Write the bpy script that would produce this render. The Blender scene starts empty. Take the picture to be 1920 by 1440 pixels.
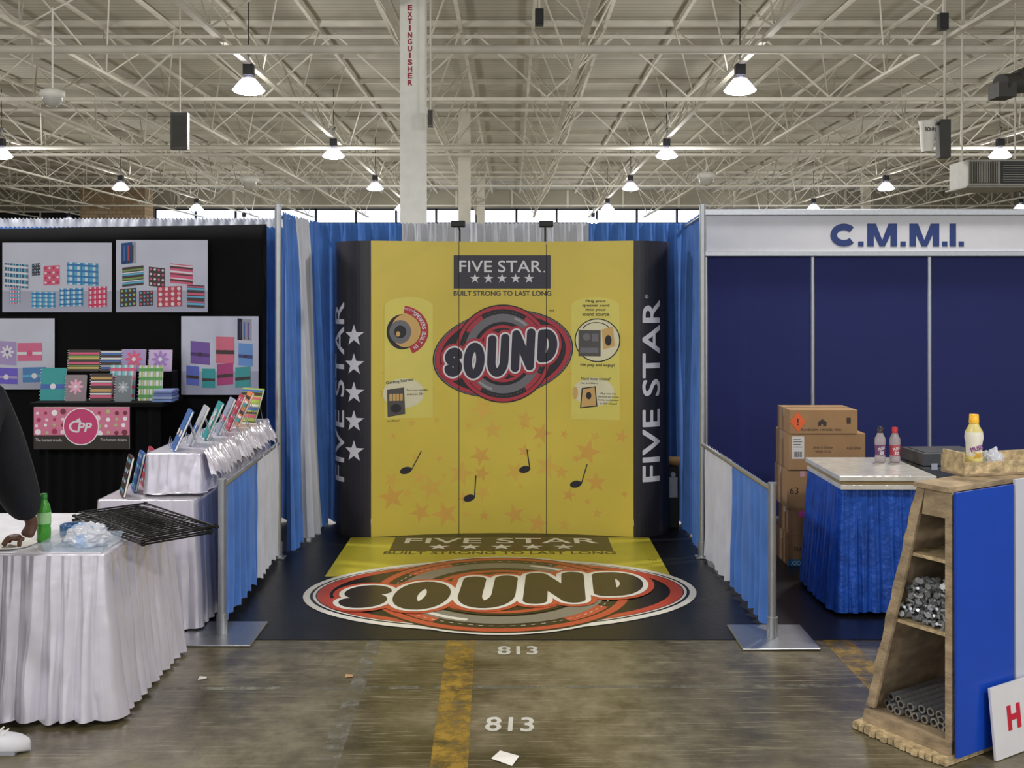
import bpy,bmesh,math,random
from math import sin,cos,pi,radians
from mathutils import Vector,Matrix,noise
random.seed(7)
SC=bpy.context.scene
def link(o): SC.collection.objects.link(o)
# ------------------------------------------------------------------ materials
def lin(h):
    h=h.lstrip('#'); c=[int(h[i:i+2],16)/255 for i in (0,2,4)]
    return tuple((x/12.92 if x<=.04045 else ((x+.055)/1.055)**2.4) for x in c)+(1,)
MC={}
def P(name,hexc,rough=.6,metal=0,var=.1,scale=8,bump=0,bscale=150,sheen=0,emit=0,alpha=1,trans=0,stretch=(1,1,1),spec=.5):
    if name in MC: return MC[name]
    m=bpy.data.materials.new(name); m.use_nodes=True; nt=m.node_tree; N=nt.nodes; L=nt.links
    b=N['Principled BSDF']; tc=N.new('ShaderNodeTexCoord'); mp=N.new('ShaderNodeMapping'); mp.inputs['Scale'].default_value=stretch
    L.new(tc.outputs['Object'],mp.inputs['Vector'])
    nz=N.new('ShaderNodeTexNoise'); nz.inputs['Scale'].default_value=scale; nz.inputs['Detail'].default_value=4
    L.new(mp.outputs[0],nz.inputs['Vector'])
    r=N.new('ShaderNodeValToRGB'); c=lin(hexc)
    r.color_ramp.elements[0].position=.3; r.color_ramp.elements[1].position=.7
    r.color_ramp.elements[0].color=tuple(max(0,x*(1-var)) for x in c[:3])+(1,)
    r.color_ramp.elements[1].color=tuple(min(1,x*(1+var)) for x in c[:3])+(1,)
    L.new(nz.outputs['Fac'],r.inputs[0]); L.new(r.outputs[0],b.inputs['Base Color'])
    b.inputs['Roughness'].default_value=rough; b.inputs['Metallic'].default_value=metal
    b.inputs['Specular IOR Level'].default_value=spec
    if sheen: b.inputs['Sheen Weight'].default_value=sheen
    if emit:
        b.inputs['Emission Color'].default_value=c; b.inputs['Emission Strength'].default_value=emit
    if alpha<1: b.inputs['Alpha'].default_value=alpha
    if trans: b.inputs['Transmission Weight'].default_value=trans
    if bump:
        n2=N.new('ShaderNodeTexNoise'); n2.inputs['Scale'].default_value=bscale; L.new(mp.outputs[0],n2.inputs['Vector'])
        bp=N.new('ShaderNodeBump'); bp.inputs['Strength'].default_value=bump; bp.inputs['Distance'].default_value=.01
        L.new(n2.outputs['Fac'],bp.inputs['Height']); L.new(bp.outputs[0],b.inputs['Normal'])
    MC[name]=m; return m
def INK(hexc,rough=.45): return P('print_'+hexc.lstrip('#'),hexc,rough,var=.04,scale=5)
# ------------------------------------------------------------------ mesh builder
class B:
    def __init__(s): s.v=[];s.f=[];s.m=[];s.s=[];s.k=0
    def add(s,vs,fs,mat,M=None,smooth=False):
        n=len(s.v); s.v+=[(M@Vector(v)) if M is not None else Vector(v) for v in vs]
        for f in fs: s.f.append([n+i for i in f]); s.m.append(mat); s.s.append(smooth)
    def box(s,a,b,mat,M=None):
        (x0,y0,z0),(x1,y1,z1)=a,b
        s.add([(x0,y0,z0),(x1,y0,z0),(x1,y1,z0),(x0,y1,z0),(x0,y0,z1),(x1,y0,z1),(x1,y1,z1),(x0,y1,z1)],
              [(3,2,1,0),(4,5,6,7),(0,1,5,4),(1,2,6,5),(2,3,7,6),(3,0,4,7)],mat,M)
    def cyl(s,a,b,r,mat,r2=None,n=12,caps=True,M=None):
        a=Vector(a);b=Vector(b);r2=r if r2 is None else r2
        d=(b-a).normalized(); up=Vector((0,0,1)) if abs(d.z)<.9 else Vector((1,0,0))
        x=d.cross(up).normalized(); y=d.cross(x)
        vs=[];fs=[]
        for i in range(n):
            t=2*pi*i/n+pi/n; vs.append(a+(x*cos(t)+y*sin(t))*r)
        for i in range(n):
            t=2*pi*i/n+pi/n; vs.append(b+(x*cos(t)+y*sin(t))*r2)
        for i in range(n): fs.append((i,(i+1)%n,n+(i+1)%n,n+i))
        s.add(vs,fs,mat,M,n>6)
        if caps: s.add(vs,[tuple(range(n))[::-1],tuple(range(n,2*n))],mat,M)
    def tube(s,pts,r,mat,n=8,M=None):
        for a,b in zip(pts[:-1],pts[1:]): s.cyl(a,b,r,mat,n=n,M=M)
    def lathe(s,prof,mat,c=(0,0,0),n=28,M=None,sx=1,sy=1):
        vs=[];fs=[];k=len(prof)
        for r,z in prof:
            for i in range(n):
                t=2*pi*i/n; vs.append((c[0]+r*cos(t)*sx,c[1]+r*sin(t)*sy,c[2]+z))
        for j in range(k-1):
            for i in range(n): fs.append((j*n+i,j*n+(i+1)%n,(j+1)*n+(i+1)%n,(j+1)*n+i))
        s.add(vs,fs,mat,M,True)
    def grid(s,nu,nv,fn,mat,closed=False):
        vs=[fn(i/nu,j/nv) for j in range(nv+1) for i in range(nu+1)]
        fs=[(j*(nu+1)+i,j*(nu+1)+i+1,(j+1)*(nu+1)+i+1,(j+1)*(nu+1)+i) for j in range(nv) for i in range(nu)]
        s.add(vs,fs,mat,None,True)
    # 2-D artwork
    def poly2(s,pts,mat,l): s.add([(p[0],p[1],l) for p in pts],[tuple(range(len(pts)))],mat)
    def rect(s,x0,y0,x1,y1,mat,l): s.poly2([(x0,y0),(x1,y0),(x1,y1),(x0,y1)],mat,l)
    def ell(s,cx,cy,rx,ry,mat,l,rot=0,n=48,a0=0,a1=2*pi):
        pts=[]
        full=abs(a1-a0-2*pi)<1e-6
        for i in range(n if full else n+1):
            t=a0+(a1-a0)*i/n; x=rx*cos(t);y=ry*sin(t); pts.append((cx+x*cos(rot)-y*sin(rot),cy+x*sin(rot)+y*cos(rot)))
        s.poly2(pts,mat,l)
    def ring(s,cx,cy,rx,ry,k,mat,l,rot=0,n=48,a0=0,a1=2*pi):
        vs=[];fs=[]
        for i in range(n+1):
            t=a0+(a1-a0)*i/n
            for q in (1,k):
                x=rx*q*cos(t);y=ry*q*sin(t); vs.append((cx+x*cos(rot)-y*sin(rot),cy+x*sin(rot)+y*cos(rot),l))
        for i in range(n): fs.append((2*i,2*i+2,2*i+3,2*i+1))
        s.add(vs,fs,mat)
    def star(s,cx,cy,r,mat,l,rot=0,sx=1):
        vs=[(cx,cy,l)]
        for i in range(10):
            t=pi/2+rot+i*pi/5; q=r if i%2==0 else r*.4
            vs.append((cx+q*cos(t)*sx,cy+q*sin(t),l))
        s.add(vs,[(0,1+i,1+(i+1)%10) for i in range(10)],mat)
    def ribbon(s,pts,hw,mat,l,caps=True):
        pts=[Vector((p[0],p[1])) for p in pts]
        pts=[p for i,p in enumerate(pts) if i==0 or (p-pts[i-1]).length>1e-7]
        runs=[[pts[0]]]; corners=[]
        for i in range(1,len(pts)):
            runs[-1].append(pts[i])
            if i<len(pts)-1:
                a=(pts[i]-pts[i-1]).normalized(); b=(pts[i+1]-pts[i]).normalized()
                if a.dot(b)<.7: corners.append(pts[i]); runs.append([pts[i]])
        closed=(pts[0]-pts[-1]).length<1e-6
        for r in runs:
            vs=[];n=len(r)
            for i,p in enumerate(r):
                if closed and len(runs)==1 and i in (0,n-1): a=(r[-1]-r[-2]).normalized(); b=(r[1]-r[0]).normalized()
                else: a=(r[i]-r[i-1]).normalized() if i else (r[1]-r[0]).normalized(); b=(r[i+1]-r[i]).normalized() if i<n-1 else a
                t=(a+b).normalized(); q=Vector((-t.y,t.x))*hw/max(.6,t.dot(b)); z=l+s.k*.085+i*.004
                vs+=[(p.x-q.x,p.y-q.y,z),(p.x+q.x,p.y+q.y,z)]
            s.add(vs,[(2*i,2*i+2,2*i+3,2*i+1) for i in range(n-1)],mat); s.k+=1
        ends=corners+([] if (closed and len(runs)==1) else ([pts[0]] if closed else ([pts[0],pts[-1]] if caps else [])))
        for p in ends: s.ell(p.x,p.y,hw,hw,mat,l+s.k*.085,n=24); s.k+=1
    def text(s,txt,cx,cy,w,h,mat,l,rot=0,bold=0,shear=0):
        vs,fs=text2d(txt)
        xs=[v[0] for v in vs]; ys=[v[1] for v in vs]
        x0,x1,y0,y1=min(xs),max(xs),min(ys),max(ys)
        kx=w/max(1e-6,x1-x0); ky=h/max(1e-6,y1-y0) if h else kx
        offs=[(0,0)]
        if bold:
            n=5 if bold<.025 else 10
            offs+=[(bold*cos(2*pi*i/n),bold*sin(2*pi*i/n)) for i in range(n)]
        for i,(ox,oy) in enumerate(offs):
            out=[]
            for x,y in vs:
                X=(x+ox-(x0+x1)/2)*kx; Y=(y+oy-(y0+y1)/2)*ky; X+=Y*shear
                out.append((cx+X*cos(rot)-Y*sin(rot),cy+X*sin(rot)+Y*cos(rot),l+i*.012))
            s.add(out,fs,mat)
    def emit(s,A,fn,step=None,clip=None):
        if step is None and clip is None:
            n=len(s.v); s.v+=[Vector(fn(*v)) for v in A.v]
            for f,m in zip(A.f,A.m): s.f.append([n+i for i in f]); s.m.append(m); s.s.append(False)
            return
        bm=bmesh.new(); vs=[bm.verts.new(v) for v in A.v]; mats=[]
        for f,m in zip(A.f,A.m):
            try: q=bm.faces.new([vs[i] for i in f])
            except ValueError: continue
            if m not in mats: mats.append(m)
            q.material_index=mats.index(m)
        def g(): return bm.verts[:]+bm.edges[:]+bm.faces[:]
        if clip:
            bmesh.ops.bisect_plane(bm,geom=g(),plane_co=(clip[0],0,0),plane_no=(1,0,0),clear_inner=True)
            bmesh.ops.bisect_plane(bm,geom=g(),plane_co=(clip[1],0,0),plane_no=(1,0,0),clear_outer=True)
        if step and bm.verts:
            x0=min(v.co.x for v in bm.verts); x1=max(v.co.x for v in bm.verts); x=math.floor(x0/step)*step
            while x<x1:
                if x>x0: bmesh.ops.bisect_plane(bm,geom=g(),plane_co=(x,0,0),plane_no=(1,0,0))
                x+=step
        bm.verts.index_update(); n=len(s.v)
        s.v+=[Vector(fn(*v.co)) for v in bm.verts]
        for f in bm.faces: s.f.append([n+v.index for v in f.verts]); s.m.append(mats[f.material_index]); s.s.append(False)
        bm.free()
    def obj(s,name,parent=None,bevel=0,label=None,cat=None,group=None,kind=None,loc=None,solid=0,local=False):
        if parent is not None: o0=Vector((0,0,0)) if local else Vector(parent.location)
        elif loc is not None: o0=Vector(loc)
        else:
            xs=[v.x for v in s.v];ys=[v.y for v in s.v];zs=[v.z for v in s.v]
            o0=Vector(((min(xs)+max(xs))/2,(min(ys)+max(ys))/2,min(zs)))
        me=bpy.data.meshes.new(name); me.from_pydata([tuple(v-o0) for v in s.v],[],s.f)
        mats=[]
        for m in s.m:
            if m not in mats: mats.append(m)
        for m in mats: me.materials.append(m)
        ix={m:i for i,m in enumerate(mats)}
        me.polygons.foreach_set('material_index',[ix[m] for m in s.m])
        me.polygons.foreach_set('use_smooth',s.s); me.update()
        o=bpy.data.objects.new(name,me); link(o)
        if parent is not None: o.parent=parent
        else: o.location=o0
        if bevel:
            b=o.modifiers.new('bevel','BEVEL'); b.width=bevel; b.segments=2; b.limit_method='ANGLE'
        if solid:
            b=o.modifiers.new('solid','SOLIDIFY'); b.thickness=solid
        tag(o,label,cat,group,kind); return o
TC={}
def text2d(t):
    if t in TC: return TC[t]
    cu=bpy.data.curves.new('t','FONT'); cu.body=t; cu.resolution_u=4; cu.dimensions='2D'; cu.fill_mode='FRONT'
    o=bpy.data.objects.new('t',cu); link(o); dg=bpy.context.evaluated_depsgraph_get()
    me=bpy.data.meshes.new_from_object(o.evaluated_get(dg))
    r=([(v.co.x,v.co.y) for v in me.vertices],[tuple(p.vertices) for p in me.polygons])
    bpy.data.objects.remove(o); bpy.data.curves.remove(cu); bpy.data.meshes.remove(me); TC[t]=r; return r
def glyph(ch):
    arc=lambda cx,cy,rx,ry,a0,a1,n=20:[(cx+rx*cos(radians(a0+(a1-a0)*i/n)),cy+ry*sin(radians(a0+(a1-a0)*i/n))) for i in range(n+1)]
    if ch=='S': return arc(.5,.76,.5,.24,10,250)+arc(.5,.24,.5,.24,70,-170)
    if ch=='O': return arc(.5,.5,.5,.5,0,360,36)
    if ch=='U': return [(0,1)]+arc(.5,.36,.5,.36,180,360)+[(1,1)]
    if ch=='N': return [(0,0),(0,1),(1,0),(1,1)]
    if ch=='D': return [(0,0),(0,1)]+arc(.3,.5,.7,.5,90,-90,24)+[(0,0)]
    if ch=='C': return arc(.5,.5,.5,.5,40,320,30)
def tag(o,label=None,cat=None,group=None,kind=None):
    if label:o['label']=label
    if cat:o['category']=cat
    if group:o['group']=group
    if kind:o['kind']=kind
def root(name,loc,label,cat,group=None):
    e=bpy.data.objects.new(name,None); e.empty_display_size=.1; e.location=loc; link(e); tag(e,label,cat,group); return e
def frame(o,x,y):
    x=Vector(x).normalized(); y=Vector(y); z=x.cross(y).normalized(); y=z.cross(x)
    return Matrix(((x.x,y.x,z.x,o[0]),(x.y,y.y,z.y,o[1]),(x.z,y.z,z.z,o[2]),(0,0,0,1)))
LY=.0012
def onM(M): return lambda u,v,l:(M@Vector((u,v,l*LY)))
def copytree(r,loc,rz=None):
    n=r.copy(); n.location=loc
    if rz is not None: n.rotation_euler=(0,0,rz)
    link(n)
    for c in r.children:
        k=c.copy(); k.parent=n; link(k)
    return n
# ------------------------------------------------------------------ palette
BLUE=P('blue_drape_fabric','#3f71be',.85,var=.15,scale=5,bump=.25,bscale=300,sheen=.2)
WHITE=P('white_drape_fabric','#c2c5cf',.85,var=.08,scale=5,bump=.25,bscale=300,sheen=.2)
BLACKF=P('black_fabric','#0b0b0d',.95,var=.2,scale=4,bump=.2,bscale=300,spec=.2)
SATIN=P('silver_satin','#dad6e2',.25,metal=.36,var=.06,scale=4,bump=.25,bscale=14,sheen=.2)
BSATIN=P('blue_satin','#1b4eae',.33,metal=.35,var=.25,scale=10,bump=.6,bscale=22)
STEEL=P('brushed_steel','#b0b3b7',.36,metal=.85,var=.06,scale=30)
CHROME=P('chrome','#c8ccd2',.22,metal=.9,var=.1,scale=40)
DULL=P('dull_zinc','#9b9da0',.45,metal=.6,var=.2,scale=60)
BLACKP=P('black_plastic','#101012',.45)
WHITEP=P('white_paint','#e4e2da',.6,var=.05)
TRUSS=P('truss_paint','#d3cfc2',.65,var=.1,scale=2)
PLY=P('plywood','#9f8b6e',.9,var=.4,scale=9,bump=.4,bscale=50,stretch=(1,1,2))
CARD=P('cardboard','#94704a',.85,var=.08,scale=6)
CARD2=P('cardboard_light','#a07d56',.85,var=.08,scale=6)
# ------------------------------------------------------------------ structure
def floor_mat():
    m=P('concrete_floor','#6f6a58',.30,var=.3,scale=1.3,bump=.12,bscale=30)
    nt=m.node_tree;N=nt.nodes;L=nt.links;b=N['Principled BSDF']
    ramp=[n for n in N if n.type=='VALTORGB'][0]; tc=[n for n in N if n.type=='TEX_COORD'][0]
    e=ramp.color_ramp.elements; e[0].position=.38; e[0].color=lin('#524b34'); e[1].position=.62; e[1].color=lin('#7f7760')
    prev=ramp.outputs[0]
    for i,(rot,sc) in enumerate(((.3,(1.2,34,1)),(-.9,(1.5,40,1)),(1.4,(1,30,1)),(.75,(2,50,1)),(-.35,(2,46,1)))):
        mp=N.new('ShaderNodeMapping'); mp.inputs['Rotation'].default_value=(0,0,rot); mp.inputs['Scale'].default_value=sc; mp.inputs['Location'].default_value=(i*3.1,i*1.7,0)
        L.new(tc.outputs['Object'],mp.inputs[0]); nz=N.new('ShaderNodeTexNoise'); nz.inputs['Scale'].default_value=1.6; nz.inputs['Detail'].default_value=7
        L.new(mp.outputs[0],nz.inputs['Vector']); r=N.new('ShaderNodeValToRGB'); r.color_ramp.elements[0].position=.62; r.color_ramp.elements[1].position=.68
        r.color_ramp.elements[1].color=(.6,.6,.6,1)
        L.new(nz.outputs['Fac'],r.inputs[0]); mx=N.new('ShaderNodeMixRGB'); L.new(r.outputs[0],mx.inputs[0]); L.new(prev,mx.inputs[1]); mx.inputs[2].default_value=lin('#9a957e'); prev=mx.outputs[0]
    nz=N.new('ShaderNodeTexNoise'); nz.inputs['Scale'].default_value=7; nz.inputs['Detail'].default_value=10; nz.inputs['Roughness'].default_value=.7; L.new(tc.outputs['Object'],nz.inputs['Vector'])
    r=N.new('ShaderNodeValToRGB'); r.color_ramp.elements[0].position=.35; r.color_ramp.elements[0].color=(.5,.48,.42,1); r.color_ramp.elements[1].position=.62
    L.new(nz.outputs['Fac'],r.inputs[0]); mx=N.new('ShaderNodeMixRGB'); mx.blend_type='MULTIPLY'; mx.inputs[0].default_value=1; L.new(prev,mx.inputs[1]); L.new(r.outputs[0],mx.inputs[2])
    L.new(mx.outputs[0],b.inputs['Base Color']); return m
FL=floor_mat()
def worn(name,hexc,thr=.5):
    m=P(name,hexc,.5,var=.15,scale=3); nt=m.node_tree;N=nt.nodes;L=nt.links;b=N['Principled BSDF']
    tc=[n for n in N if n.type=='TEX_COORD'][0]; nz=N.new('ShaderNodeTexNoise'); nz.inputs['Scale'].default_value=11; nz.inputs['Detail'].default_value=9; nz.inputs['Roughness'].default_value=.7
    L.new(tc.outputs['Object'],nz.inputs['Vector']); r=N.new('ShaderNodeValToRGB'); r.color_ramp.elements[0].position=thr-.14; r.color_ramp.elements[1].position=thr+.05; r.color_ramp.elements[1].color=(.9,.9,.9,1)
    L.new(nz.outputs['Fac'],r.inputs[0]); L.new(r.outputs[0],b.inputs['Alpha']); return m
YELP=worn('worn_yellow_paint','#9a7b2a',.52); GREYP=worn('worn_grey_paint','#777569',.56); WHP=worn('chalk_white_paint','#c9c8bd',.38)
f=B(); f.add([(-26,-8,0),(26,-8,0),(26,48,0),(-26,48,0)],[(0,1,2,3)],FL)
A=B()
A.poly2([(-.325,4.0),(-.172,4.0),(-.205,5.87),(-.358,5.87)],YELP,1)
A.poly2([(-.79,4.0),(-.70,4.0),(-.72,5.87),(-.79,5.87)],GREYP,1)
A.poly2([(1.72,4.9),(1.88,4.9),(1.86,5.87),(1.71,5.87)],YELP,1)
A.poly2([(-2.2,5.12),(2,5.17),(2,5.21),(-2.2,5.16)],GREYP,.6)
A.text('813',.03,5.70,.21,.13,WHP,1.4,bold=.02); A.text('813',-.01,4.72,.21,.15,WHP,1.4,bold=.02,rot=-.03)
f.emit(A,lambda u,v,l:(u,v,l*.001)); f.obj('floor',label='grey concrete hall floor with worn painted lines',kind='structure')
def deck_mat():
    m=P('roof_deck','#b9b5a6',.8,var=.1,scale=.8); nt=m.node_tree;N=nt.nodes;L=nt.links;b=N['Principled BSDF']
    tc=[n for n in N if n.type=='TEX_COORD'][0]; w=N.new('ShaderNodeTexWave'); w.bands_direction='Y'; w.inputs['Scale'].default_value=1.6
    L.new(tc.outputs['Object'],w.inputs['Vector']); ramp=[n for n in N if n.type=='VALTORGB'][0]
    mx=N.new('ShaderNodeMixRGB'); mx.blend_type='MULTIPLY'; mx.inputs[0].default_value=.22; L.new(ramp.outputs[0],mx.inputs[1]); L.new(w.outputs['Color'],mx.inputs[2]); L.new(mx.outputs[0],b.inputs['Base Color']); return m
c=B(); c.box((-26,-8,6.6),(26,48,6.7),deck_mat()); c.obj('ceiling',label='corrugated cream metal roof deck',kind='structure')
WALL=P('hall_wall','#a39e8e',.85,var=.08,scale=.5)
w=B(); w.box((-26,48,0),(26,48.2,6.6),WALL)
for i in range(-10,11): w.box((i*2.5-.05,47.95,5.85),(i*2.5+.05,48,6.6),TRUSS)
w.obj('wall_back',label='far beige hall wall',kind='structure')
w=B(); w.box((-26.2,-8,0),(-26,48,6.6),WALL); w.obj('wall_left',label='beige side hall wall',kind='structure')
w=B(); w.box((26,-8,0),(26.2,48,6.6),WALL); w.obj('wall_right',label='beige side hall wall',kind='structure')
DAY=P('daylight_glass','#cfdcff',.2,emit=2.4); DGL=P('dark_glass','#20242a',.2)
n=1
for i in range(19):
    x0=-16+i*1.8; w=B(); w.box((x0+.04,47.9,5.15),(x0+1.76,47.93,5.72),DAY)
    for a,b in (((x0,47.85,5.1),(x0+.05,47.95,5.77)),((x0+1.75,47.85,5.1),(x0+1.8,47.95,5.77)),((x0,47.85,5.1),(x0+1.8,47.95,5.16)),((x0,47.85,5.71),(x0+1.8,47.95,5.77))): w.box(a,b,DGL)
    w.obj('window_%d'%n,label='bright clerestory window pane',kind='structure'); n+=1
for i in range(3):
    x0=-25+i*1.9; w=B(); w.box((x0+.04,47.9,4.6),(x0+1.86,47.93,5.6),DGL); w.box((x0,47.85,5.6),(x0+1.9,47.95,5.68),WHITEP); w.box((x0,47.85,4.5),(x0+.05,47.95,5.6),WHITEP)
    w.obj('window_%d'%n,label='dark clerestory window pane',kind='structure'); n+=1
BR=P('beige_brick','#a58f74',.9,var=.1,scale=5)
def brick(m):
    nt=m.node_tree;N=nt.nodes;L=nt.links;b=N['Principled BSDF']; tc=[n for n in N if n.type=='TEX_COORD'][0]
    mp=N.new('ShaderNodeMapping'); mp.inputs['Rotation'].default_value=(pi/2,0,0); L.new(tc.outputs['Object'],mp.inputs[0])
    t=N.new('ShaderNodeTexBrick'); t.inputs['Scale'].default_value=1.6; t.inputs['Color1'].default_value=lin('#b49c7e'); t.inputs['Color2'].default_value=lin('#9c866b'); t.inputs['Mortar'].default_value=lin('#857660'); L.new(mp.outputs[0],t.inputs['Vector']); L.new(t.outputs[0],b.inputs['Base Color'])
brick(BR)
w=B(); w.box((-17.4,43,0),(-14.8,44,6.2),BR); w.obj('brick_pier',label='beige brick block pier rising to the roof',cat='pier')
for i,(x,y) in enumerate(((-1.2,13),(-1.2,27),(-1.2,41),(13.6,41))):
    w=B(); h=.15
    CM=WHITEP if i==0 else TRUSS
    w.box((x-h,y-h,0),(x+h,y+h,6.6),CM); w.box((x-h-.05,y-h-.05,0),(x+h+.05,y+h+.05,.03),CM)
    if i==0:
        A=B(); RED=INK('#9b2733')
        for j,ch in enumerate('EXTINGUISHER'): A.text(ch,x-.03,5.36-j*.082,.048 if ch!='I' else .012,.06,RED,1,bold=.045)
        w.emit(A,lambda u,v,l:(u,y-h-.002-l*.0005,v))
    w.obj('steel_column',label='white square steel column with red lettering' if i==0 else 'cream square steel roof column',cat='column',group='roof columns')
ZB,ZT=5.35,6.45
xs=[-3.95+2.46*k for k in range(-8,11)]
for x in xs:
    t=B(); t.box((x-.045,8,ZB),(x+.045,47.8,ZB+.045),TRUSS)
    for dx in (-.61,.61): t.box((x+dx-.03,8,ZT),(x+dx+.03,47.8,ZT+.05),TRUSS)
    y=8;p=2.95
    while y<46:
        for dx in (-.61,.61):
            t.cyl((x,y,ZB+.03),(x+dx,y+p/2,ZT),.016,TRUSS,n=4,caps=False); t.cyl((x+dx,y+p/2,ZT),(x,y+p,ZB+.03),.016,TRUSS,n=4,caps=False)
        y+=p
    t.obj('roof_truss',label='cream painted triangular open web roof truss',cat='roof truss',group='long roof trusses')
for k in range(5):
    y=11.2+7.38*k; t=B()
    for z in (ZB-.07,ZT-.08): t.box((-24,y-.04,z),(24,y+.04,z+.055),TRUSS)
    x=-24
    while x<24:
        t.cyl((x,y,ZB),(x+1.23,y,ZT),.02,TRUSS,n=4,caps=False); t.cyl((x+1.23,y,ZT),(x+2.46,y,ZB),.02,TRUSS,n=4,caps=False); x+=2.46
    t.obj('roof_girder',label='cream steel lattice girder spanning the hall',cat='roof girder',group='cross girders')
for k in range(15):
    y=10+2.46*k+ .9; t=B()
    t.box((xs[0],y-.02,ZT+.05),(xs[-1],y+.02,ZT+.14),TRUSS); t.box((xs[0],y-.045,ZT+.13),(xs[-1],y+.045,ZT+.145),TRUSS)
    t.obj('roof_purlin',label='cream steel purlin under the roof deck',cat='purlin',group='roof purlins')
for y,z,r in ((14.6,5.26,.06),(24,5.22,.05)):
    t=B(); t.cyl((-24,y,z),(24,y,z),r,TRUSS,n=12)
    for q in range(-9,10): t.cyl((q*2.46+.97,y,z),(q*2.46+.97,y,ZB+.1),.01,TRUSS,n=4)
    t.obj('ceiling_pipe',label='long white painted overhead pipe',cat='pipe',group='overhead pipes')
SHADE=P('lamp_glow_glass','#d8d2ea',.3,emit=1.7); LENS=P('lamp_lens','#f1ebff',.3,emit=16); BALL=P('ballast_housing','#2a2b2e',.5)
proto=root('high_bay_lamp',(3.42,16,5.0),'glowing high bay lamp hanging from roof trusses','ceiling lamp','high bay lamps')
b=B(); b.lathe([(.06,.15),(.1,.145),(.14,.10),(.19,.04),(.23,-.015),(.24,-.035)],SHADE,n=28); b.obj('lamp_shade',proto,local=True)
b=B(); b.lathe([(.0,-.095),(.14,-.085),(.215,-.06),(.242,-.03)],LENS,n=28); b.obj('lens',proto,local=True)
b=B(); b.box((-.075,-.075,.19),(.075,.075,.36),BALL); b.cyl((0,0,.14),(0,0,.2),.05,STEEL); b.obj('ballast',proto,bevel=.015,local=True)
b=B(); b.cyl((0,0,.36),(0,0,.55),.012,STEEL); b.lathe([(.03,.5),(.04,.55),(.02,.6)],STEEL,n=12); b.tube([(0,0,.55),(.04,0,.6),(.0,0,.62),(0,0,1.45)],.008,BLACKP); b.obj('hook',proto,local=True)
lamps=[(3.42,16)]
for y in (23.6,30.8,38.2,45):
    for x in (-18.7,-11.3,-3.95,3.42,10.8,18.2): lamps.append((x,y))
lamps.append((-3.95,16)); lamps+=[(-11.3,16),(10.8,16)]
for x in (-11.3,-3.95,3.42,10.8):
    for y in (8.6,1.2,-6): lamps.append((x,y))
for i,(x,y) in enumerate(lamps):
    if i and y>9: copytree(proto,(x,y,5.0))
    ld=bpy.data.lights.new('lamp_light','SPOT'); ld.energy=395; ld.spot_size=radians(160); ld.spot_blend=.5; ld.color=(1,.97,.95); ld.shadow_soft_size=.18
    lo=bpy.data.objects.new('lamp_light',ld); lo.location=(x,y,4.80); link(lo)
    if abs(x)<12:
        ld=bpy.data.lights.new('lamp_uplight','POINT'); ld.energy=130; ld.color=(1,.985,.965); ld.shadow_soft_size=.25
        lo=bpy.data.objects.new('lamp_uplight',ld); lo.location=(x,y,4.50); link(lo)
for x,y,z,r in ((-5.6,13,4.3,.12),(-6.9,28,4.85,.2),(5.1,28,4.95,.2)):
    q=root('dome_camera',(x,y,z),'white dome security camera on ceiling mount','security camera','dome cameras')
    b=B(); b.lathe([(0,-r),(r*.6,-r*.8),(r*.95,-r*.3),(r,0)],P('milky_dome','#bdbbb4',.25),(x,y,z)); b.obj('dome',q)
    b=B(); b.lathe([(r,0),(r*1.2,.02),(r*1.2,r*.7),(r*.5,r*.9),(0,r*.9)],WHITEP,(x,y,z)); b.cyl((x,y,z+r*.9),(x,y,5.4),.012,WHITEP); b.obj('mount',q)
for x,y,z,sx,sz,mm,lab in ((-4.67,15,4.2,.24,.52,P('grey_box','#4e4d49',.6),'grey metal junction box hanging under truss'),(.32,12.5,5.15,.1,.19,BLACKP,'small black hanging loudspeaker'),(5.05,12.5,5.1,.1,.19,BLACKP,'small black hanging loudspeaker'),(-.97,12.7,4.0,.06,.2,P('grey_box_light','#6d6b66',.6),'small grey box fixed to column')):
    b=B(); b.box((x-sx/2,y-.05,z-sz/2),(x+sx/2,y+.05,z+sz/2),mm); b.box((x-sx*.4,y-.055,z-sz*.42),(x+sx*.4,y-.05,z+sz*.42),P('grey_box_face','#45443f',.7) if mm is not BLACKP else BLACKP)
    b.cyl((x,y,z+sz/2),(x,y,6.5),.012,TRUSS,n=6); b.obj('hanging_box',label=lab,cat='speaker',bevel=.01)
q=root('unit_heater',(6.3,14,3.3),'metal unit heater with louvred grille hung on rods','heater')
b=B(); GALV=P('galvanised_metal','#8a8880',.45,metal=.5); b.box((5.9,13.8,3.3),(6.7,14.4,3.66),GALV); b.box((5.86,13.76,3.28),(6.74,14.44,3.31),GALV); b.obj('housing',q,bevel=.01)
b=B()
for i in range(16): b.box((5.94+i*.022,13.77,3.35),(5.948+i*.022,13.8,3.62),GALV)
for i in range(9): b.box((6.34,13.77,3.36+i*.03),(6.66,13.8,3.366+i*.03),GALV)
b.box((6.32,13.795,3.34),(6.68,13.799,3.63),BLACKP); b.box((5.92,13.795,3.34),(6.3,13.799,3.63),P('heater_core','#6c6858',.5)); b.obj('grille',q)
b=B()
for x in (5.95,6.65): b.cyl((x,14.1,3.66),(x,14.1,6.5),.012,TRUSS,n=6)
b.obj('hanging_rod',q)
q=root('horn_speaker',(5.45,14,3.78),'white horn loudspeaker with dark bracket and lettering','speaker')
b=B(); b.lathe([(.07,0),(.085,.1),(.1,.36),(.115,.4),(0,.4)],WHITEP,(5.45,14,3.78)); A=B(); A.text('ROHN',5.45,4.06,.14,.05,BLACKP,1,bold=.03); b.emit(A,lambda u,v,l:(u,13.895-l*.0005,v)); b.obj('horn',q)
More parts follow.
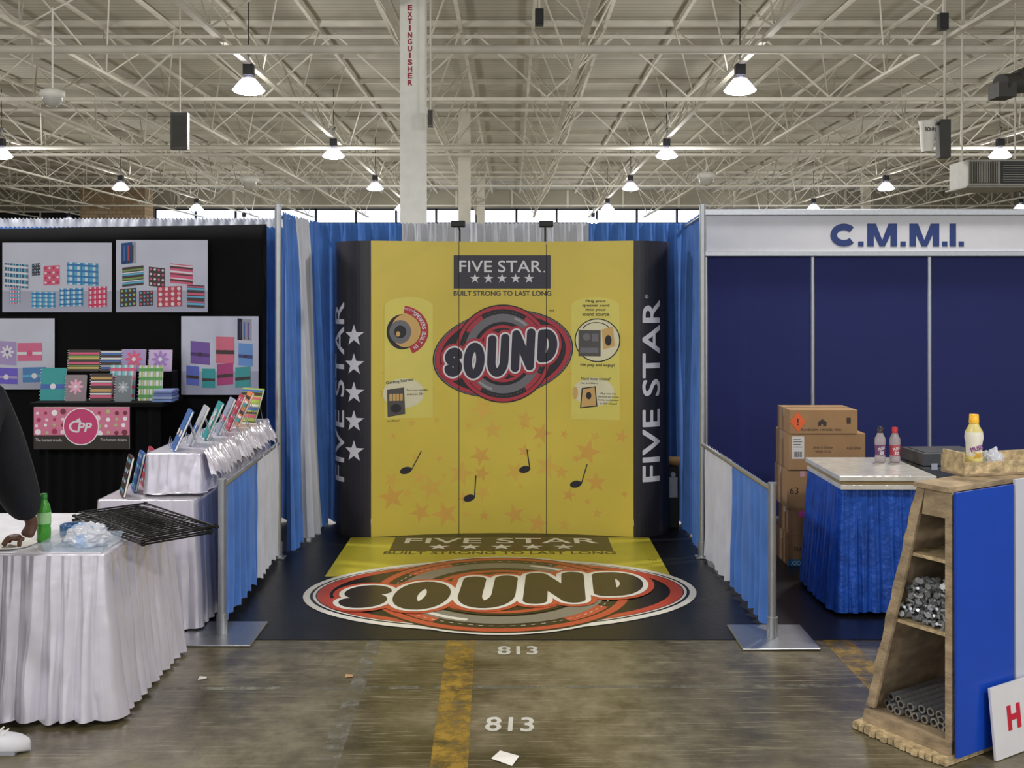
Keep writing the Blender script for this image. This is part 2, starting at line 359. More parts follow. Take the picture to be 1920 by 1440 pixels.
b=B(); b.box((5.6,13.95,3.7),(5.74,14.1,4.2),P('dark_duct','#3c3a37',.6)); b.cyl((5.45,14.05,4.1),(5.7,14.05,4.2),.02,STEEL); b.cyl((5.7,14.05,4.2),(5.7,14.05,6.5),.015,TRUSS); b.obj('bracket',q)
b=B(); DD=P('dark_duct','#3c3a37',.6)
b.cyl((6.05,13.2,4.5),(7.6,13.9,4.75),.13,DD,n=20); b.box((5.98,13.1,4.34),(6.2,13.4,4.52),DD); b.cyl((6.3,13.3,4.6),(7.5,13.6,5.1),.10,DD,n=16); b.cyl((6.6,13.5,4.7),(6.6,13.5,6.5),.02,DD)
b.obj('air_duct',label='dark grey ventilation duct with fan housing under roof',cat='duct')
# ------------------------------------------------------------------ black flooring + drapes
b=B(); b.box((-4.6,5.87,0),(4.8,9.3,.003),P('black_vinyl','#121213',.38,var=.35,scale=2,bump=.15,bscale=25)); b.obj('floor_covering',label='scuffed black vinyl flooring under the booths',cat='floor covering')
def drape(p0,p1,z0,z1,mat,folds,amp,label,group,seed=0,bulge=0):
    p0=Vector((p0[0],p0[1],0));p1=Vector((p1[0],p1[1],0)); d=p1-p0; nr=Vector((d.y,-d.x,0)).normalized()
    def fn(u,v):
        z=z1+(z0-z1)*v; ph=1.3*noise.noise(Vector((u*folds*.5,v*.8,seed)))
        a=amp*(.45+.75*v)*(0.7+.6*noise.noise(Vector((u*folds*.7,3,seed))))
        o=a*sin(2*pi*(folds*u+ph*.35))+amp*.5*noise.noise(Vector((u*folds,v*2,seed+9)))
        top=max(0,1-v*12); o=o*(1-.6*top)+top*.006*sin(2*pi*folds*3.3*u)+bulge*v
        zz=z+(.008*sin(2*pi*folds*3.3*u) if v<.01 else 0)+(.012*sin(2*pi*folds*u+1) if v>.99 else 0)
        p=p0+d*u+nr*o; return (p.x,p.y,zz)
    b=B(); b.grid(int(folds*12),18,fn,mat); return b.obj('drape',label=label,cat='drape',group=group)
ZD=2.5
drape((-1.66,8.9),(-.92,8.9),.02,ZD,BLUE,6,.035,'blue pleated pipe and drape curtain panel','tall drapes',1)
drape((-.92,8.9),(.64,8.9),.02,ZD,WHITE,14,.035,'white pleated pipe and drape curtain panel','tall drapes',2)
drape((.64,8.9),(1.47,8.9),.02,ZD,BLUE,7,.035,'blue pleated pipe and drape curtain panel','tall drapes',3)
drape((-1.67,7.76),(-1.66,8.15),.03,ZD,BLUE,3,.045,'blue pleated side curtain beside the pole','tall drapes',4,.06)
drape((-1.66,8.19),(-1.63,8.56),.03,ZD,WHITE,3,.05,'white pleated side curtain','tall drapes',5,.10)
drape((-1.63,8.6),(-1.6,8.82),.03,ZD,BLUE,2,.04,'blue pleated side curtain in the corner','tall drapes',6,.08)
drape((1.385,7.78),(1.42,8.28),.03,ZD,BLUE,4,.04,'blue pleated side curtain beside the pole','tall drapes',7)
drape((1.42,8.32),(1.45,8.82),.03,ZD,BLUE,4,.04,'blue pleated side curtain in the corner','tall drapes',8,-.03)
drape((-4.9,8.97),(-1.70,8.97),.02,ZD-.03,BLUE,26,.03,'blue pleated curtain behind black backdrop','tall drapes',10)
drape((-4.9,9.08),(-1.75,9.08),2.2,ZD+.05,WHITE,30,.02,'white pleated curtain behind black backdrop','tall drapes',11)
drape((1.437,5.96),(1.415,6.85),.05,.83,BLUE,6,.03,'low blue pleated drape on the side rail','rail drapes',12)
drape((1.412,6.87),(1.387,7.64),.05,.83,WHITE,6,.03,'low white pleated drape on the side rail','rail drapes',13)
drape((-1.63,6.02),(-1.65,6.9),.05,.84,BLUE,6,.025,'low blue pleated drape on the side rail','rail drapes',14)
drape((-1.65,6.92),(-1.675,7.63),.05,.84,WHITE,6,.025,'low white pleated drape on the side rail','rail drapes',15)
def pole(x,y,h,label,plate=.42):
    q=root('drape_pole',(x,y,0),label,'pole','drape poles')
    b=B(); b.cyl((x,y,.02),(x,y,h),.022,STEEL,n=16); b.cyl((x,y,h),(x,y,h+.012),.026,STEEL,n=16); b.cyl((x,y,.01),(x,y,.12),.03,STEEL,n=16); b.obj('upright',q)
    b=B(); a=plate/2; b.box((x-a,y-a,.003),(x+a,y+a,.013),STEEL); b.obj('base_plate',q,bevel=.004)
pole(1.44,5.9,.85,'short steel drape upright on square base plate'); pole(-1.62,5.96,.86,'short steel drape upright on square base plate')
pole(1.375,7.7,2.54,'tall steel drape upright at rail end',.1); pole(-1.685,7.69,2.54,'tall steel drape upright at rail end',.1)
for a,c2,z in (((1.44,5.92),(1.375,7.68),.82),((-1.62,5.98),(-1.685,7.67),.83),((-1.68,8.93),(1.47,8.93),2.47),((1.375,7.7),(1.45,8.9),2.47),((-1.685,7.69),(-1.66,8.9),2.47)):
    b=B(); b.cyl((a[0],a[1],z),(c2[0],c2[1],z),.014,STEEL); b.obj('drape_rail',label='thin steel crossbar carrying drapes',cat='rail',group='drape rails')
# ------------------------------------------------------------------ pop-up display
K=.00421
def X(p): return (p-942)*K
def Z(p): return 1.9-(p-553)*K
YEL=P('yellow_print','#d6c04a',.34,var=.06,scale=1.5); DARK=INK('#2e2b31'); DK2=INK('#35333d'); WH=INK('#dddbdf'); PALE=INK('#dccf62'); ORS=INK('#d6a748'); OR2=INK('#d7b249'); RED=INK('#b0303e'); GREY=INK('#6f6d73'); BK=INK('#1a171e'); TAN=INK('#cfa763'); CREAM=INK('#ded8b4')
def logo(A,cx,cy,rx,ry,l,red,dark,fill,grey,white,edge=False,tilt=.1,dash=None):
    T=tilt*ry/rx
    def E(a,b,m,k,rot=0): A.ell(cx,cy,rx*a,ry*b,m,l+k,rot,64)
    if edge: E(1.035,.95,white,0,T); A.ell(cx,cy,rx*.72,ry*1.03,white,l+.3,0,64)
    E(1.0,.88,dark,1,T)
    A.ring(cx,cy,rx*.965,ry*.845,.93,red,l+2,T,64)
    A.ring(cx,cy,rx*.985,ry*.865,.985,white if edge else grey,l+2.5,T,64)
    E(.69,1.0,dark,3); A.ring(cx,cy,rx*.675,ry*.975,.93,red,l+4)
    for a in ((.75,2.35,3.9,5.55)): A.ring(cx,cy,rx*.61,ry*.9,.84,red,l+4.3,a0=a-.25,a1=a+.25,n=12)
    A.ring(cx,cy,rx*.55,ry*.81,.80,grey,l+5); HL=white if edge else INK('#9b999d')
    for a0 in (.35,3.5): A.ring(cx,cy,rx*.53,ry*.78,.94,HL,l+6,a0=a0,a1=a0+.9)
    for i in range(72):
        a=2*pi*i/72; A.ring(cx,cy,rx*.58,ry*.86,.992,dash or grey,l+6.3,a0=a,a1=a+.04,n=1)
    E(.42,.62,dark,7); A.ring(cx,cy,rx*.39,ry*.58,.90,red,l+7.5)
    t=(.125 if edge else .12)*rx; wo=(.028 if edge else .025)*rx; ro=.06*rx
    L=[('S',-.70,-.17,.30,.66),('O',-.41,-.14,.35,.80),('U',-.07,-.04,.355,.93),('N',.285,.07,.38,.92),('D',.63,.17,.33,.74)]
    for k,(hw,m) in enumerate(((t/2+ro,red),(t/2+wo,white),(t/2,fill))):
        A.k=0
        for ch,x,y,w_,h_ in L:
            gw=w_*rx-t-2*wo; gh=h_*ry-t-2*wo; pts=[]
            for px_,py_ in glyph(ch):
                a=(px_-.5)*gw; b_=(py_-.5)*gh; a+=b_*.08; th=.11
                pts.append((cx+x*rx+a*cos(th)-b_*sin(th)*.3,cy+y*ry+b_*cos(th)+a*sin(th)))
            A.ribbon(pts,hw,m,l+10+k*2.3)
    A.k=0
A=B()
A.rect(-1.03,0,1.03,Z(452),YEL,0)
rnd=random.Random(23); cnt=0
def pstar(px,py,r,m):
    global cnt
    cnt+=1; A.star(X(px),Z(py),r*K,m,.4+.009*cnt,rnd.uniform(-.5,.5))
for j in range(5):
    for i in range(10):
        if rnd.random()<.16: continue
        px=722+i*49+rnd.uniform(-18,18); py=805+j*42+rnd.uniform(-16,16)
        if px<712 or px>1175: continue
        pstar(px,py,rnd.choice([7,9,11,14,17,21,26]),rnd.choice([ORS,OR2]))
for px,py,r in ((738,700,22),(722,735,12),(800,730,16),(905,768,24),(985,788,18),(1080,700,16),(1150,742,14)): pstar(px,py,r,OR2)
def pale(x0,x1,y0,y1):
    cx=(x0+x1)/2; A.rect(X(x0),Z(y1),X(x1),Z(y0+18),PALE,1.5); A.ell(X(cx),Z(y0+18),(x1-x0)/2*K,18*K,PALE,2,n=32)
pale(722,811,557,784); pale(1072,1161,557,787)
A.ell(X(755),Z(622),29*K,33*K,BK,3,n=32); A.ell(X(760),Z(620),26*K,31*K,TAN,4,n=32); A.ell(X(751),Z(622),20*K,22*K,INK('#6c6b70'),5,n=28); A.ell(X(751),Z(622),11*K,12*K,BK,6,n=24); A.ell(X(747),Z(626),4*K,5*K,TAN,7,n=16)
A.ring(X(753),Z(620),50*K,47*K,.7,INK('#b0303a'),3.3,a0=-1.15,a1=1.45)
for i,ch in enumerate('SPEAKERS BUILT IN'):
    if ch==' ':continue
    t=.95-i*.118; A.text(ch,X(753)+42*K*cos(t),Z(620)+39*K*sin(t),(4.4 if ch!='I' else 1.3)*K,7*K,WH,5,rot=t-pi/2,bold=.02)
A.text('FIVE STAR',X(768),Z(581),22*K,4*K,WH,5,rot=-.25)
A.ell(X(1120),Z(638),42*K,41*K,BK,3,n=40); A.ell(X(1120),Z(638),40*K,39*K,CREAM,4,n=40)
A.rect(X(1085),Z(668),X(1126),Z(619),INK('#4d4a48'),5); A.ell(X(1100),Z(632),7*K,7*K,GREY,6,n=20); A.rect(X(1088),Z(662),X(1122),Z(652),GREY,6); A.rect(X(1110),Z(640),X(1122),Z(626),GREY,6.2)
A.poly2([(X(1131),Z(655)),(X(1152),Z(648)),(X(1148),Z(612)),(X(1128),Z(618))],TAN,6); A.ell(X(1140),Z(638),6*K,10*K,BK,7,n=20)
A.ring(X(1118),Z(620),26*K,16*K,.92,BK,5.3,a0=.2,a1=2.9)
for i,tx in enumerate(('Plug your','speaker cord','into your','sound source')): A.text(tx,X(1117),Z(565+i*8),(len(tx)*4.1)*K,6*K,BK,5,bold=.015)
A.text('Hit play and enjoy!',X(1120),Z(685),62*K,7*K,BK,5,bold=.015)
A.text('Getting Started',X(750),Z(715),50*K,7*K,BK,5,rot=.12,bold=.01); A.ell(X(757),Z(737),38*K,28*K,CREAM,3,n=32)
A.poly2([(X(728),Z(781)),(X(760),Z(776)),(X(758),Z(726)),(X(727),Z(730))],INK('#4d4a48'),5); A.ell(X(743),Z(765),10*K,8*K,BK,6,n=20)
for i in range(4): A.rect(X(731+i*6.5),Z(751),X(736+i*6.5),Z(738),TAN,6)
A.text('Turn your amplifier',X(782),Z(732),40*K,4.5*K,BK,5); A.text('switch to ON',X(778),Z(739),30*K,4.5*K,BK,5); A.text('www.fivestar',X(738),Z(788),24*K,3.5*K,BK,5)
A.ell(X(1113),Z(735),38*K,27*K,CREAM,3,n=32); A.text('Need more volume?',X(1117),Z(710),54*K,6*K,BK,5); A.text('No problem.',X(1105),Z(719),32*K,4.5*K,BK,5)
A.poly2([(X(1088),Z(766)),(X(1120),Z(762)),(X(1117),Z(724)),(X(1091),Z(728))],BK,5); A.poly2([(X(1090),Z(764)),(X(1118),Z(760)),(X(1115),Z(726)),(X(1093),Z(730))],TAN,6); A.ell(X(1104),Z(742),5*K,7*K,BK,7,n=16)
A.ell(X(1079),Z(737),5*K,12*K,TAN,5,n=16)
for i,tx in enumerate(('Plug into the','aftermarket jack of other','Five Star sound products','for 360° of sound')): A.text(tx,X(1140),Z(738+i*6),(16+len(tx)*.9)*K,4*K,BK,5)
A.rect(X(850),Z(541),X(1033),Z(478),DK2,2); A.text('FIVE STAR',X(938),Z(499),155*K,22*K,WH,4,bold=.008); A.text('.',X(1021),Z(509),3*K,3*K,WH,4)
for i in range(5): A.star(X(890+i*25.6),Z(522),9.5*K,WH,4)
A.text('BUILT STRONG TO LAST LONG',X(942),Z(550),184*K,9*K,DK2,3,bold=.015)
logo(A,X(943),Z(664),133*K,93*K,4,RED,BK,INK('#222031'),GREY,WH,tilt=.2)
A.text('TM',X(1034),Z(583),9*K,4*K,BK,5)
for px,py,sx,sy in ((761,882,27,-36),(984,883,-8,-38),(879,937,4,-43),(1080,909,16,-38)):
    A.ell(X(px),Z(py),11*K,6.5*K,BK,3,rot=.25,n=24); ex=px+10
    A.poly2([(X(ex-1),Z(py)),(X(ex+1),Z(py)),(X(ex+sx*.7+1),Z(py+sy)),(X(ex+sx*.7-1),Z(py+sy))],BK,3.2)
DX=-.076
def dmap(u,v,l):
    o=l*.0009
    if abs(u)<=1.03: return (DX+u,8.5-.15*(u/1.03)**2-o,v+.0)
    sg=1 if u>0 else -1; a=abs(u)-1.03; th=a/.31
    return (DX+sg*(1.03+(.32+o)*sin(th)),8.35+.30-(.30+o)*cos(th),v)
disp=root('popup_display',(DX,8.45,0),'curved yellow pop-up exhibition display with printed graphics','display stand')
ED=[-1.03,X(860),X(1025),1.03]
for i in range(3):
    b=B(); b.emit(A,dmap,.06,(ED[i]+.0025,ED[i+1]-.0025)); b.obj('graphic_panel',disp,label='yellow printed graphic panel with stars')
b=B()
for e in ED[1:3]:
    x,y,_=dmap(e,0,0); b.box((x-.012,y+.004,0.002),(x+.012,y+.008,2.3),BLACKP)
b.obj('seam_strip',disp)
EC=P('endcap_black','#2a272c',.42,var=.05)
for sg in (-1,1):
    A2=B(); u0,u1=(-1.03-.5,-1.03) if sg<0 else (1.03,1.03+.5)
    A2.rect(u0,0,u1,2.325,EC,0)
    if sg<0:
        for py in (629,683,736,789,845): A2.star(-1.03-.135,Z(py),21*K,WH,2)
        A2.text('FIVE STAR',-1.03-.32,Z(735),1.42,.17,WH,2,rot=pi/2,bold=.01)
    else:
        A2.text('FIVE STAR',1.03+.145,Z(732),1.42,.155,WH,2,rot=pi/2,bold=.015); A2.text('®',1.03+.1,Z(556),.03,.03,WH,2,rot=pi/2)
    b=B(); b.emit(A2,dmap,.03); b.obj('end_panel',disp,label='black curved end panel with white lettering')
b=B()
for u in (-1.0,-.345,.349,1.0):
    x,y,_=dmap(u,0,0); b.cyl((x,y+.03,0.003),(x,y+.03,2.3),.012,STEEL)
    b.cyl((x,y+.25,0.003),(x,y+.25,2.3),.012,STEEL)
    for z in (.02,.77,1.53,2.28): b.cyl((x,y+.03,z),(x,y+.25,z),.008,STEEL,n=6)
b.obj('support_frame',disp)
for px in (861,1023):
    x=DX+X(px); q=root('display_spotlight',(x,8.47,2.3),'black clip-on arm spotlight above display','spotlight','display spotlights')
    b=B(); b.cyl((x,8.51,2.25),(x,8.51,2.42),.008,BLACKP); b.cyl((x,8.51,2.42),(x-.01,8.30,2.47),.008,BLACKP); b.obj('arm',q)
    b=B(); b.box((x-.055,8.24,2.425),(x+.055,8.33,2.475),BLACKP); b.obj('lamp_head',q,bevel=.008)
# ------------------------------------------------------------------ floor graphic
A=B(); OR=INK('#b84a34',.3); BRN=INK('#2b241d',.3); FW=INK('#dedcd0',.3); FG=INK('#7d796f',.3); FBK=INK('#1b1614',.3)
MY=P('yellow_floor_vinyl','#c0b63a',.3,var=.05)
A.rect(-1.26,7.18,1.07,8.34,MY,-.5)
A.rect(-.91,7.90,.75,8.33,BRN,2); A.text('FIVE STAR',-.08,8.22,1.48,.17,FW,3,bold=.01)
for i in range(5): A.star(-.55+i*.235,8.02,.085,FW,3)
A.text('BUILT STRONG TO LAST LONG',-.09,7.84,1.7,.085,BRN,2,bold=.015)
A.text('TM',1.0,7.62,.06,.04,BRN,2)
logo(A,-.07,6.83,1.21,.86,2,OR,FBK,INK('#2c241e',.3),FG,FW,edge=True,tilt=.08,dash=FW)
b=B(); b.emit(A,lambda u,v,l:(u,v,.005+l*.0005)); b.obj('floor_graphic',label='printed vinyl floor graphic with oval logo and yellow border',cat='floor graphic')
# ------------------------------------------------------------------ left: black backdrop with posters
b=B()
def bf(u,v):
    x=-4.8+2.82*u; return (x,8.6+.03*sin(u*9)+.02*noise.noise(Vector((u*6,v*3,2))),2.47*(1-v)-.05*(1-u)*(1-v))
b.grid(60,20,bf,BLACKF); b.obj('fabric_backdrop',label='tall black fabric backdrop panel',cat='backdrop',solid=.01)
def nbart(A,x,y,w,h,kind,cols,l,sh=0):
    c=[INK(q) for q in cols]
    def q(a,b): return (x+a*w,y+b*h+sh*a*w)
    def R(a0,b0,a1,b1,m,k): A.poly2([q(a0,b0),q(a1,b0),q(a1,b1),q(a0,b1)],m,l+k)
    R(0,0,1,1,c[0],0)
    if kind=='stripes':
        n=9
        for i in range(n): R(0,i/n,1,(i+.55+.3*(i%2))/n,c[i%len(c)],1)
    elif kind=='plaid':
        for i in range(4): R(.08+i*.25,0,.16+i*.25,1,c[1],1); R(0,.08+i*.25,1,.17+i*.25,c[-1],2)
        for i in range(4): R(.2+i*.25,0,.22+i*.25,1,c[-1],3)
    elif kind=='dots':
        for i in range(4):
            for j in range(4):
                p=q(.13+.25*i,.13+.25*j); A.ell(p[0],p[1],w*.075,w*.075,c[1+(i+j)%(len(c)-1)],l+1,n=12)
    elif kind=='flower':
        p=q(.5,.55)
        for i in range(8):
            t=i*pi/4; A.ell(p[0]+cos(t)*w*.22,p[1]+sin(t)*w*.22,w*.17,w*.07,c[1],l+1+i*.05,rot=t,n=14)
        A.ell(p[0],p[1],w*.09,w*.09,c[-1],l+2,n=14)
    elif kind=='band':
        R(0,.35,1,.5,c[1],1); p=q(.5,.43); A.ell(p[0],p[1],w*.12,w*.12,c[-1],l+2,n=14)
    elif kind=='pens':
        R(0,0,1,1,INK('#e4e2ea'),0)
        for i in range(3): R(.15+i*.28,.15,.27+i*.28,.85,c[i%len(c)],1); R(.17+i*.28,.05,.25+i*.28,.15,BK,1)
PK='#d8577c';CY='#5aaed0';BRW='#3b2b28';TL='#28989b';PU='#73509f';GN='#a5bd52';WT='#dedde3';LV='#a893c4';RE='#b53a4e';NB='#3a69af'
def poster(x0,x1,z1,z0,items,pw,ph,lab,sd):
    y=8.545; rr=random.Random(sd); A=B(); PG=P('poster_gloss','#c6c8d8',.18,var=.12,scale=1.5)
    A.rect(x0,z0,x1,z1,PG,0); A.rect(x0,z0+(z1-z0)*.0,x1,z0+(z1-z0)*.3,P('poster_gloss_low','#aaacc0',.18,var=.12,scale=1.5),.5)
    s=(x1-x0)/pw
    for i,(a,b_,w_,h_,k,c) in enumerate(items): nbart(A,x0+a*s,z1-(b_+h_)*s,w_*s,h_*s,k,c,2+i*.3,rr.uniform(-.12,.12))
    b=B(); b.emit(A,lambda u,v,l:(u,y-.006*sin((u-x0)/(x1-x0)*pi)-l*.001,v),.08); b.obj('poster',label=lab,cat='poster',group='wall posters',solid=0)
poster(-4.083,-3.206,2.319,1.763,[(5,38,44,44,'plaid',['#31587a',CY,WT]),(56,40,16,22,'dots',['#333344',WT,CY]),(78,44,30,36,'dots',[PK,WT,RE]),(122,36,58,42,'plaid',[CY,WT,'#2a78b8']),(14,84,20,30,'plaid',[PK,WT,CY]),(56,92,44,30,'plaid',['#58b8d8',WT,'#2a78b8']),(108,86,44,34,'plaid',[CY,WT,'#1f70b0']),(162,84,34,38,'plaid',[PK,WT,'#d02a5a'])],205,130,'glossy poster of plaid blue and pink notebooks',1)
poster(-3.172,-2.437,2.34,1.763,[(10,6,28,40,'pens',[NB,RE,'#333333']),(12,52,40,36,'stripes',[BRW,CY,WT,'#7a9a50']),(62,50,30,36,'dots',[BRW,WT,PK]),(102,44,42,36,'stripes',[PK,BRW,WT]),(8,92,30,34,'dots',[BRW,CY,GN]),(44,96,26,28,'dots',[BRW,PK,CY]),(78,88,46,38,'dots',[RE,WT,'#f0a0b0']),(134,84,32,42,'stripes',[BRW,CY,PK])],172,135,'glossy poster of striped and dotted notebooks',2)
poster(-4.147,-3.664,1.712,1.143,[(8,42,34,44,'flower',[LV,WT,PU]),(44,46,46,34,'band',['#d86a90',WT,PK]),(2,92,42,30,'band',['#6a5ac8',LV,WT]),(54,92,44,28,'band',['#4a80ba',CY,WT])],113,133,'glossy poster of purple and pink notebooks',3)
poster(-2.65,-2.031,1.729,1.10,[(106,4,26,40,'pens',['#222244',NB,PU]),(18,46,36,42,'band',[PU,'#4a2a70',BRW]),(66,38,34,50,'band',['#d86a80',BRW,BRW]),(108,50,26,42,'band',['#6a9ad8','#334488',BRW]),(10,92,24,36,'band',['#5a6ac0',BRW,BRW]),(40,98,24,36,'band',[TL,BRW,BRW]),(68,90,30,40,'band',['#b03a78',BRW,BRW]),(102,96,28,38,'band',['#3aa0a0',BRW,BRW])],145,147,'glossy poster of jewel coloured notebooks',4)
q=root('display_shelf',(-3.15,8.2,0),'black draped display shelf stand','shelf')
b=B(); b.box((-3.62,8.0,1.06),(-2.62,8.5,1.09),BLACKF); b.obj('shelf_board',q); b=B(); b.box((-3.55,8.35,1.09),(-2.66,8.5,1.3),BLACKF); b.obj('riser_step',q)
b=B(); b.grid(60,6,lambda u,v:(-3.58+.92*u,8.08+.02*sin(u*60),1.06*(1-v)+.004),BLACKF); b.obj('skirt',q)
A=B(); A.rect(0,0,.715,.315,INK('#d47a98'),0); 
rnd=random.Random(5)
for i in range(11):
    for j in range(4): A.ell(.03+i*.065+rnd.uniform(-.01,.01),.125+j*.05+rnd.uniform(-.008,.008),*([rnd.choice([.012,.016,.022])]*2),INK(rnd.choice(['#f2d9e2','#a8325a','#7a2f3c','#b8c080','#f4f0f2'])),1+.02*i+.3*(j%2),n=14)
A.rect(0,0,.715,.105,BRN,2); A.ell(.355,.17,.135,.14,INK('#f0f0f0'),3); A.ell(.355,.17,.127,.132,INK('#c83e74'),4); A.text('PP',.385,.165,.095,.065,WH,5,shear=.2,bold=.03); A.ring(.325,.17,.06,.045,.7,WH,5.4,a0=1.0,a1=5.0); A.poly2([(.30,.205),(.345,.235),(.36,.2),(.335,.21)],WH,5.6)
A.text('The hottest trends.',.115,.07,.2,.022,WH,3); A.text('The hottest designs.',.6,.07,.2,.022,WH,3)
M=frame((-3.58,7.985,.745),(1,0,0),(0,0,1)); b=B(); b.box((0,0,-.01),(.715,.315,-.001),WHITEP,M); b.emit(A,onM(M)); b.obj('shop_sign',label='pink polka dot sign with round logo on brown band',cat='sign')
def notebook(o,w,h,kind,cols,face=(0,-1),lean=.2,t=.015,group=None,lab=None,stand=False,spiral=True):
    fx,fy=face; n_=Vector((fx,fy,0)).normalized(); xd=Vector((-n_.y,n_.x,0)); yd=Vector((-n_.x*sin(lean),-n_.y*sin(lean),cos(lean)))
    M=frame(o,xd,yd); q=root('notebook',o,lab,'notebook',group)
    b=B(); b.box((-w/2,0,-t),(w/2,h,0),INK(cols[0]),M); b.box((-w/2+.004,.004,-t*.8),(w/2+.001,h-.004,-t*.2),INK('#e8e6dc'),M)
    A=B(); nbart(A,-w/2,0,w,h,kind,cols,1); b.emit(A,onM(M)); b.obj('cover',q)
    if spiral:
        b=B()
        for i in range(10): b.cyl((-w/2-.004,h*(.06+.098*i),-t/2),(-w/2-.004,h*(.06+.098*i)+.006,-t/2),t*.62,STEEL,n=8,M=M)
        b.obj('spiral_binding',q)
    if stand:
        b=B()
        for sx in (-.05,.05):
            b.tube([M@Vector((sx,.06,.035)),M@Vector((sx,0.003,.02)),M@Vector((sx,0.003,-t-.005)),M@Vector((sx,h*.75,-t-.005))],.0025,CHROME,n=6)
            p=M@Vector((sx,h*.75,-t-.005)); b.cyl(p,(p.x-n_.x*.05,p.y-n_.y*.05,o[2]+.004),.0025,CHROME,n=6)
        b.obj('wire_stand',q)
sh='notebooks on display shelf'
for x,y,z,w_,h_,k,c,lab in ((-3.36,8.36,1.3,.24,.17,'stripes',[BRW,'#c8b060','#7a9a50',PK],'wide striped brown notebook'),(-3.14,8.36,1.3,.17,.165,'stripes',[BRW,NB,WT],'blue and brown striped notebook'),(-2.96,8.34,1.3,.18,.175,'flower',[LV,PK,WT],'lavender notebook with pink flower'),(-2.76,8.36,1.3,.18,.17,'flower',['#c9b0d8','#a07ac0',WT],'pale purple flower notebook'),
    (-3.52,8.17,1.09,.19,.25,'band',[TL,'#3a5fae',WT],'teal notebook'),(-3.33,8.13,1.09,.155,.2,'flower',['#8c7f86','#e8a8c0',WT],'grey notebook with pink daisy'),(-3.14,8.14,1.09,.16,.21,'stripes',[BRW,PK,WT,'#c8a060'],'pink and brown striped notebook'),(-3.0,8.2,1.09,.19,.27,'plaid',['#7ad0d8',WT,PK],'aqua plaid notebook'),(-2.95,8.08,1.09,.12,.2,'flower',['#707a80','#a8b0b8',WT],'grey flower notebook'),(-2.77,8.16,1.09,.18,.27,'plaid',[WT,GN,'#58a050'],'green plaid notebook')):
    notebook((x,y,z+.001),w_,h_,k,c,lean=.12,group=sh,lab=lab+' standing on shelf')
for i in range(4):
    b=B(); z=1.091+i*.023; b.box((-2.72+.005*i,8.05,z),(-2.57+.004*(i%2),8.22,z+.02),INK(['#6a86b8','#8a9ac0','#5a70a8','#7a8ab8'][i])); b.obj('notebook',label='blue notebook lying in a pile on shelf',cat='notebook',group=sh,bevel=.002)
# ------------------------------------------------------------------ cloth tables
def cloth_table(x0,x1,y0,y1,h,mat,label,folds=9,amp=.02,flare=.03,seed=0,name='draped_table',z0=.012,part='skirt'):
    q=root(name,((x0+x1)/2,(y0+y1)/2,0 if z0<.1 else z0),label,'table' if z0<.1 else 'riser')
    r=.03; pts=[]
    for cx,cy,a in ((x1-r,y0+r,-pi/2),(x1-r,y1-r,0),(x0+r,y1-r,pi/2),(x0+r,y0+r,pi)):
        for k in range(5):
            t=a+k*pi/8; pts.append((cx+r*cos(t),cy+r*sin(t),cos(t),sin(t)))
    pts.append(pts[0]); seg=[0]
    for a,b_ in zip(pts[:-1],pts[1:]): seg.append(seg[-1]+math.hypot(b_[0]-a[0],b_[1]-a[1]))
    T=seg[-1]; F=round(T*folds)
    def at(s):
        for i in range(len(seg)-1):
            if s<=seg[i+1]+1e-9:
                f_=(s-seg[i])/max(1e-9,seg[i+1]-seg[i]); a=pts[i];b_=pts[i+1]; return [a[j]+(b_[j]-a[j])*f_ for j in range(4)]
    def fn(u,v):
        x,y,nx,ny=at(u*T); C=Vector((cos(2*pi*u)*F*.13,sin(2*pi*u)*F*.13,v*.7+seed)); wv=noise.noise(C); w2=noise.noise(C*2.3+Vector((5,1,v*1.2)))
        ph=2*pi*F*u+3.0*wv
        fine=max(0,1-v*2.2)*.45*sin(2*pi*F*2*u+2*w2)
        o=flare*v+amp*(.25+.9*v)*(abs(sin(ph/2))**.8*2-.2+.6*w2+fine)
        z=h+(z0-h)*v
        if v>.99: z+=.012*(1+wv)
        return (x+nx*o,y+ny*o,z)
    b=B(); b.grid(F*12,20,fn,mat); b.obj(part,q)
    b=B(); b.box((x0+.002,y0+.002,h-.02),(x1-.002,y1-.002,h+.002),mat); b.obj('table_top' if z0<.1 else 'riser_top',q,bevel=.008)
    if z0<.1:
        b=B()
        for x in (x0+.08,x1-.08):
            for y in (y0+.08,y1-.08): b.cyl((x,y,.004),(x,y,h-.02),.015,STEEL)
        b.obj('table_frame',q)
    return q
TW=P('white_table_cover','#d4d3da',.5)
cloth_table(-3.4,-1.81,4.75,5.66,.74,SATIN,'table dressed in gathered silver satin skirt',folds=12,amp=.021,flare=.045,seed=1)
b=B(); b.box((-3.38,4.77,.743),(-1.84,5.64,.746),TW); b.obj('table_cover',label='white sheet covering silver skirted table',cat='table cover')
cloth_table(-2.34,-1.79,6.02,7.9,.74,SATIN,'long side table with silver satin cloth',folds=11,amp=.014,flare=.02,seed=4)
cloth_table(-2.11,-1.79,6.14,7.88,.985,SATIN,'satin covered riser box on side table',folds=7,amp=.008,flare=.015,seed=8,name='riser_box',z0=.745,part='cloth')
b=B()
def sw(u,v):
    y=6.12+1.6*u; a=.034*abs(sin(u*pi*24))*(.2+v)+.03*noise.noise(Vector((u*14,v*2,1)))
    return (-1.775+.05*v+a*.8,y,.995-.03*v+.016*sin(u*2*pi*24+1)-(.11+.03*noise.noise(Vector((u*9,0,4))))*v*v)
b.grid(340,12,sw,SATIN); b.obj('satin_swag',label='gathered silver satin cloth hanging over riser edge',cat='cloth')
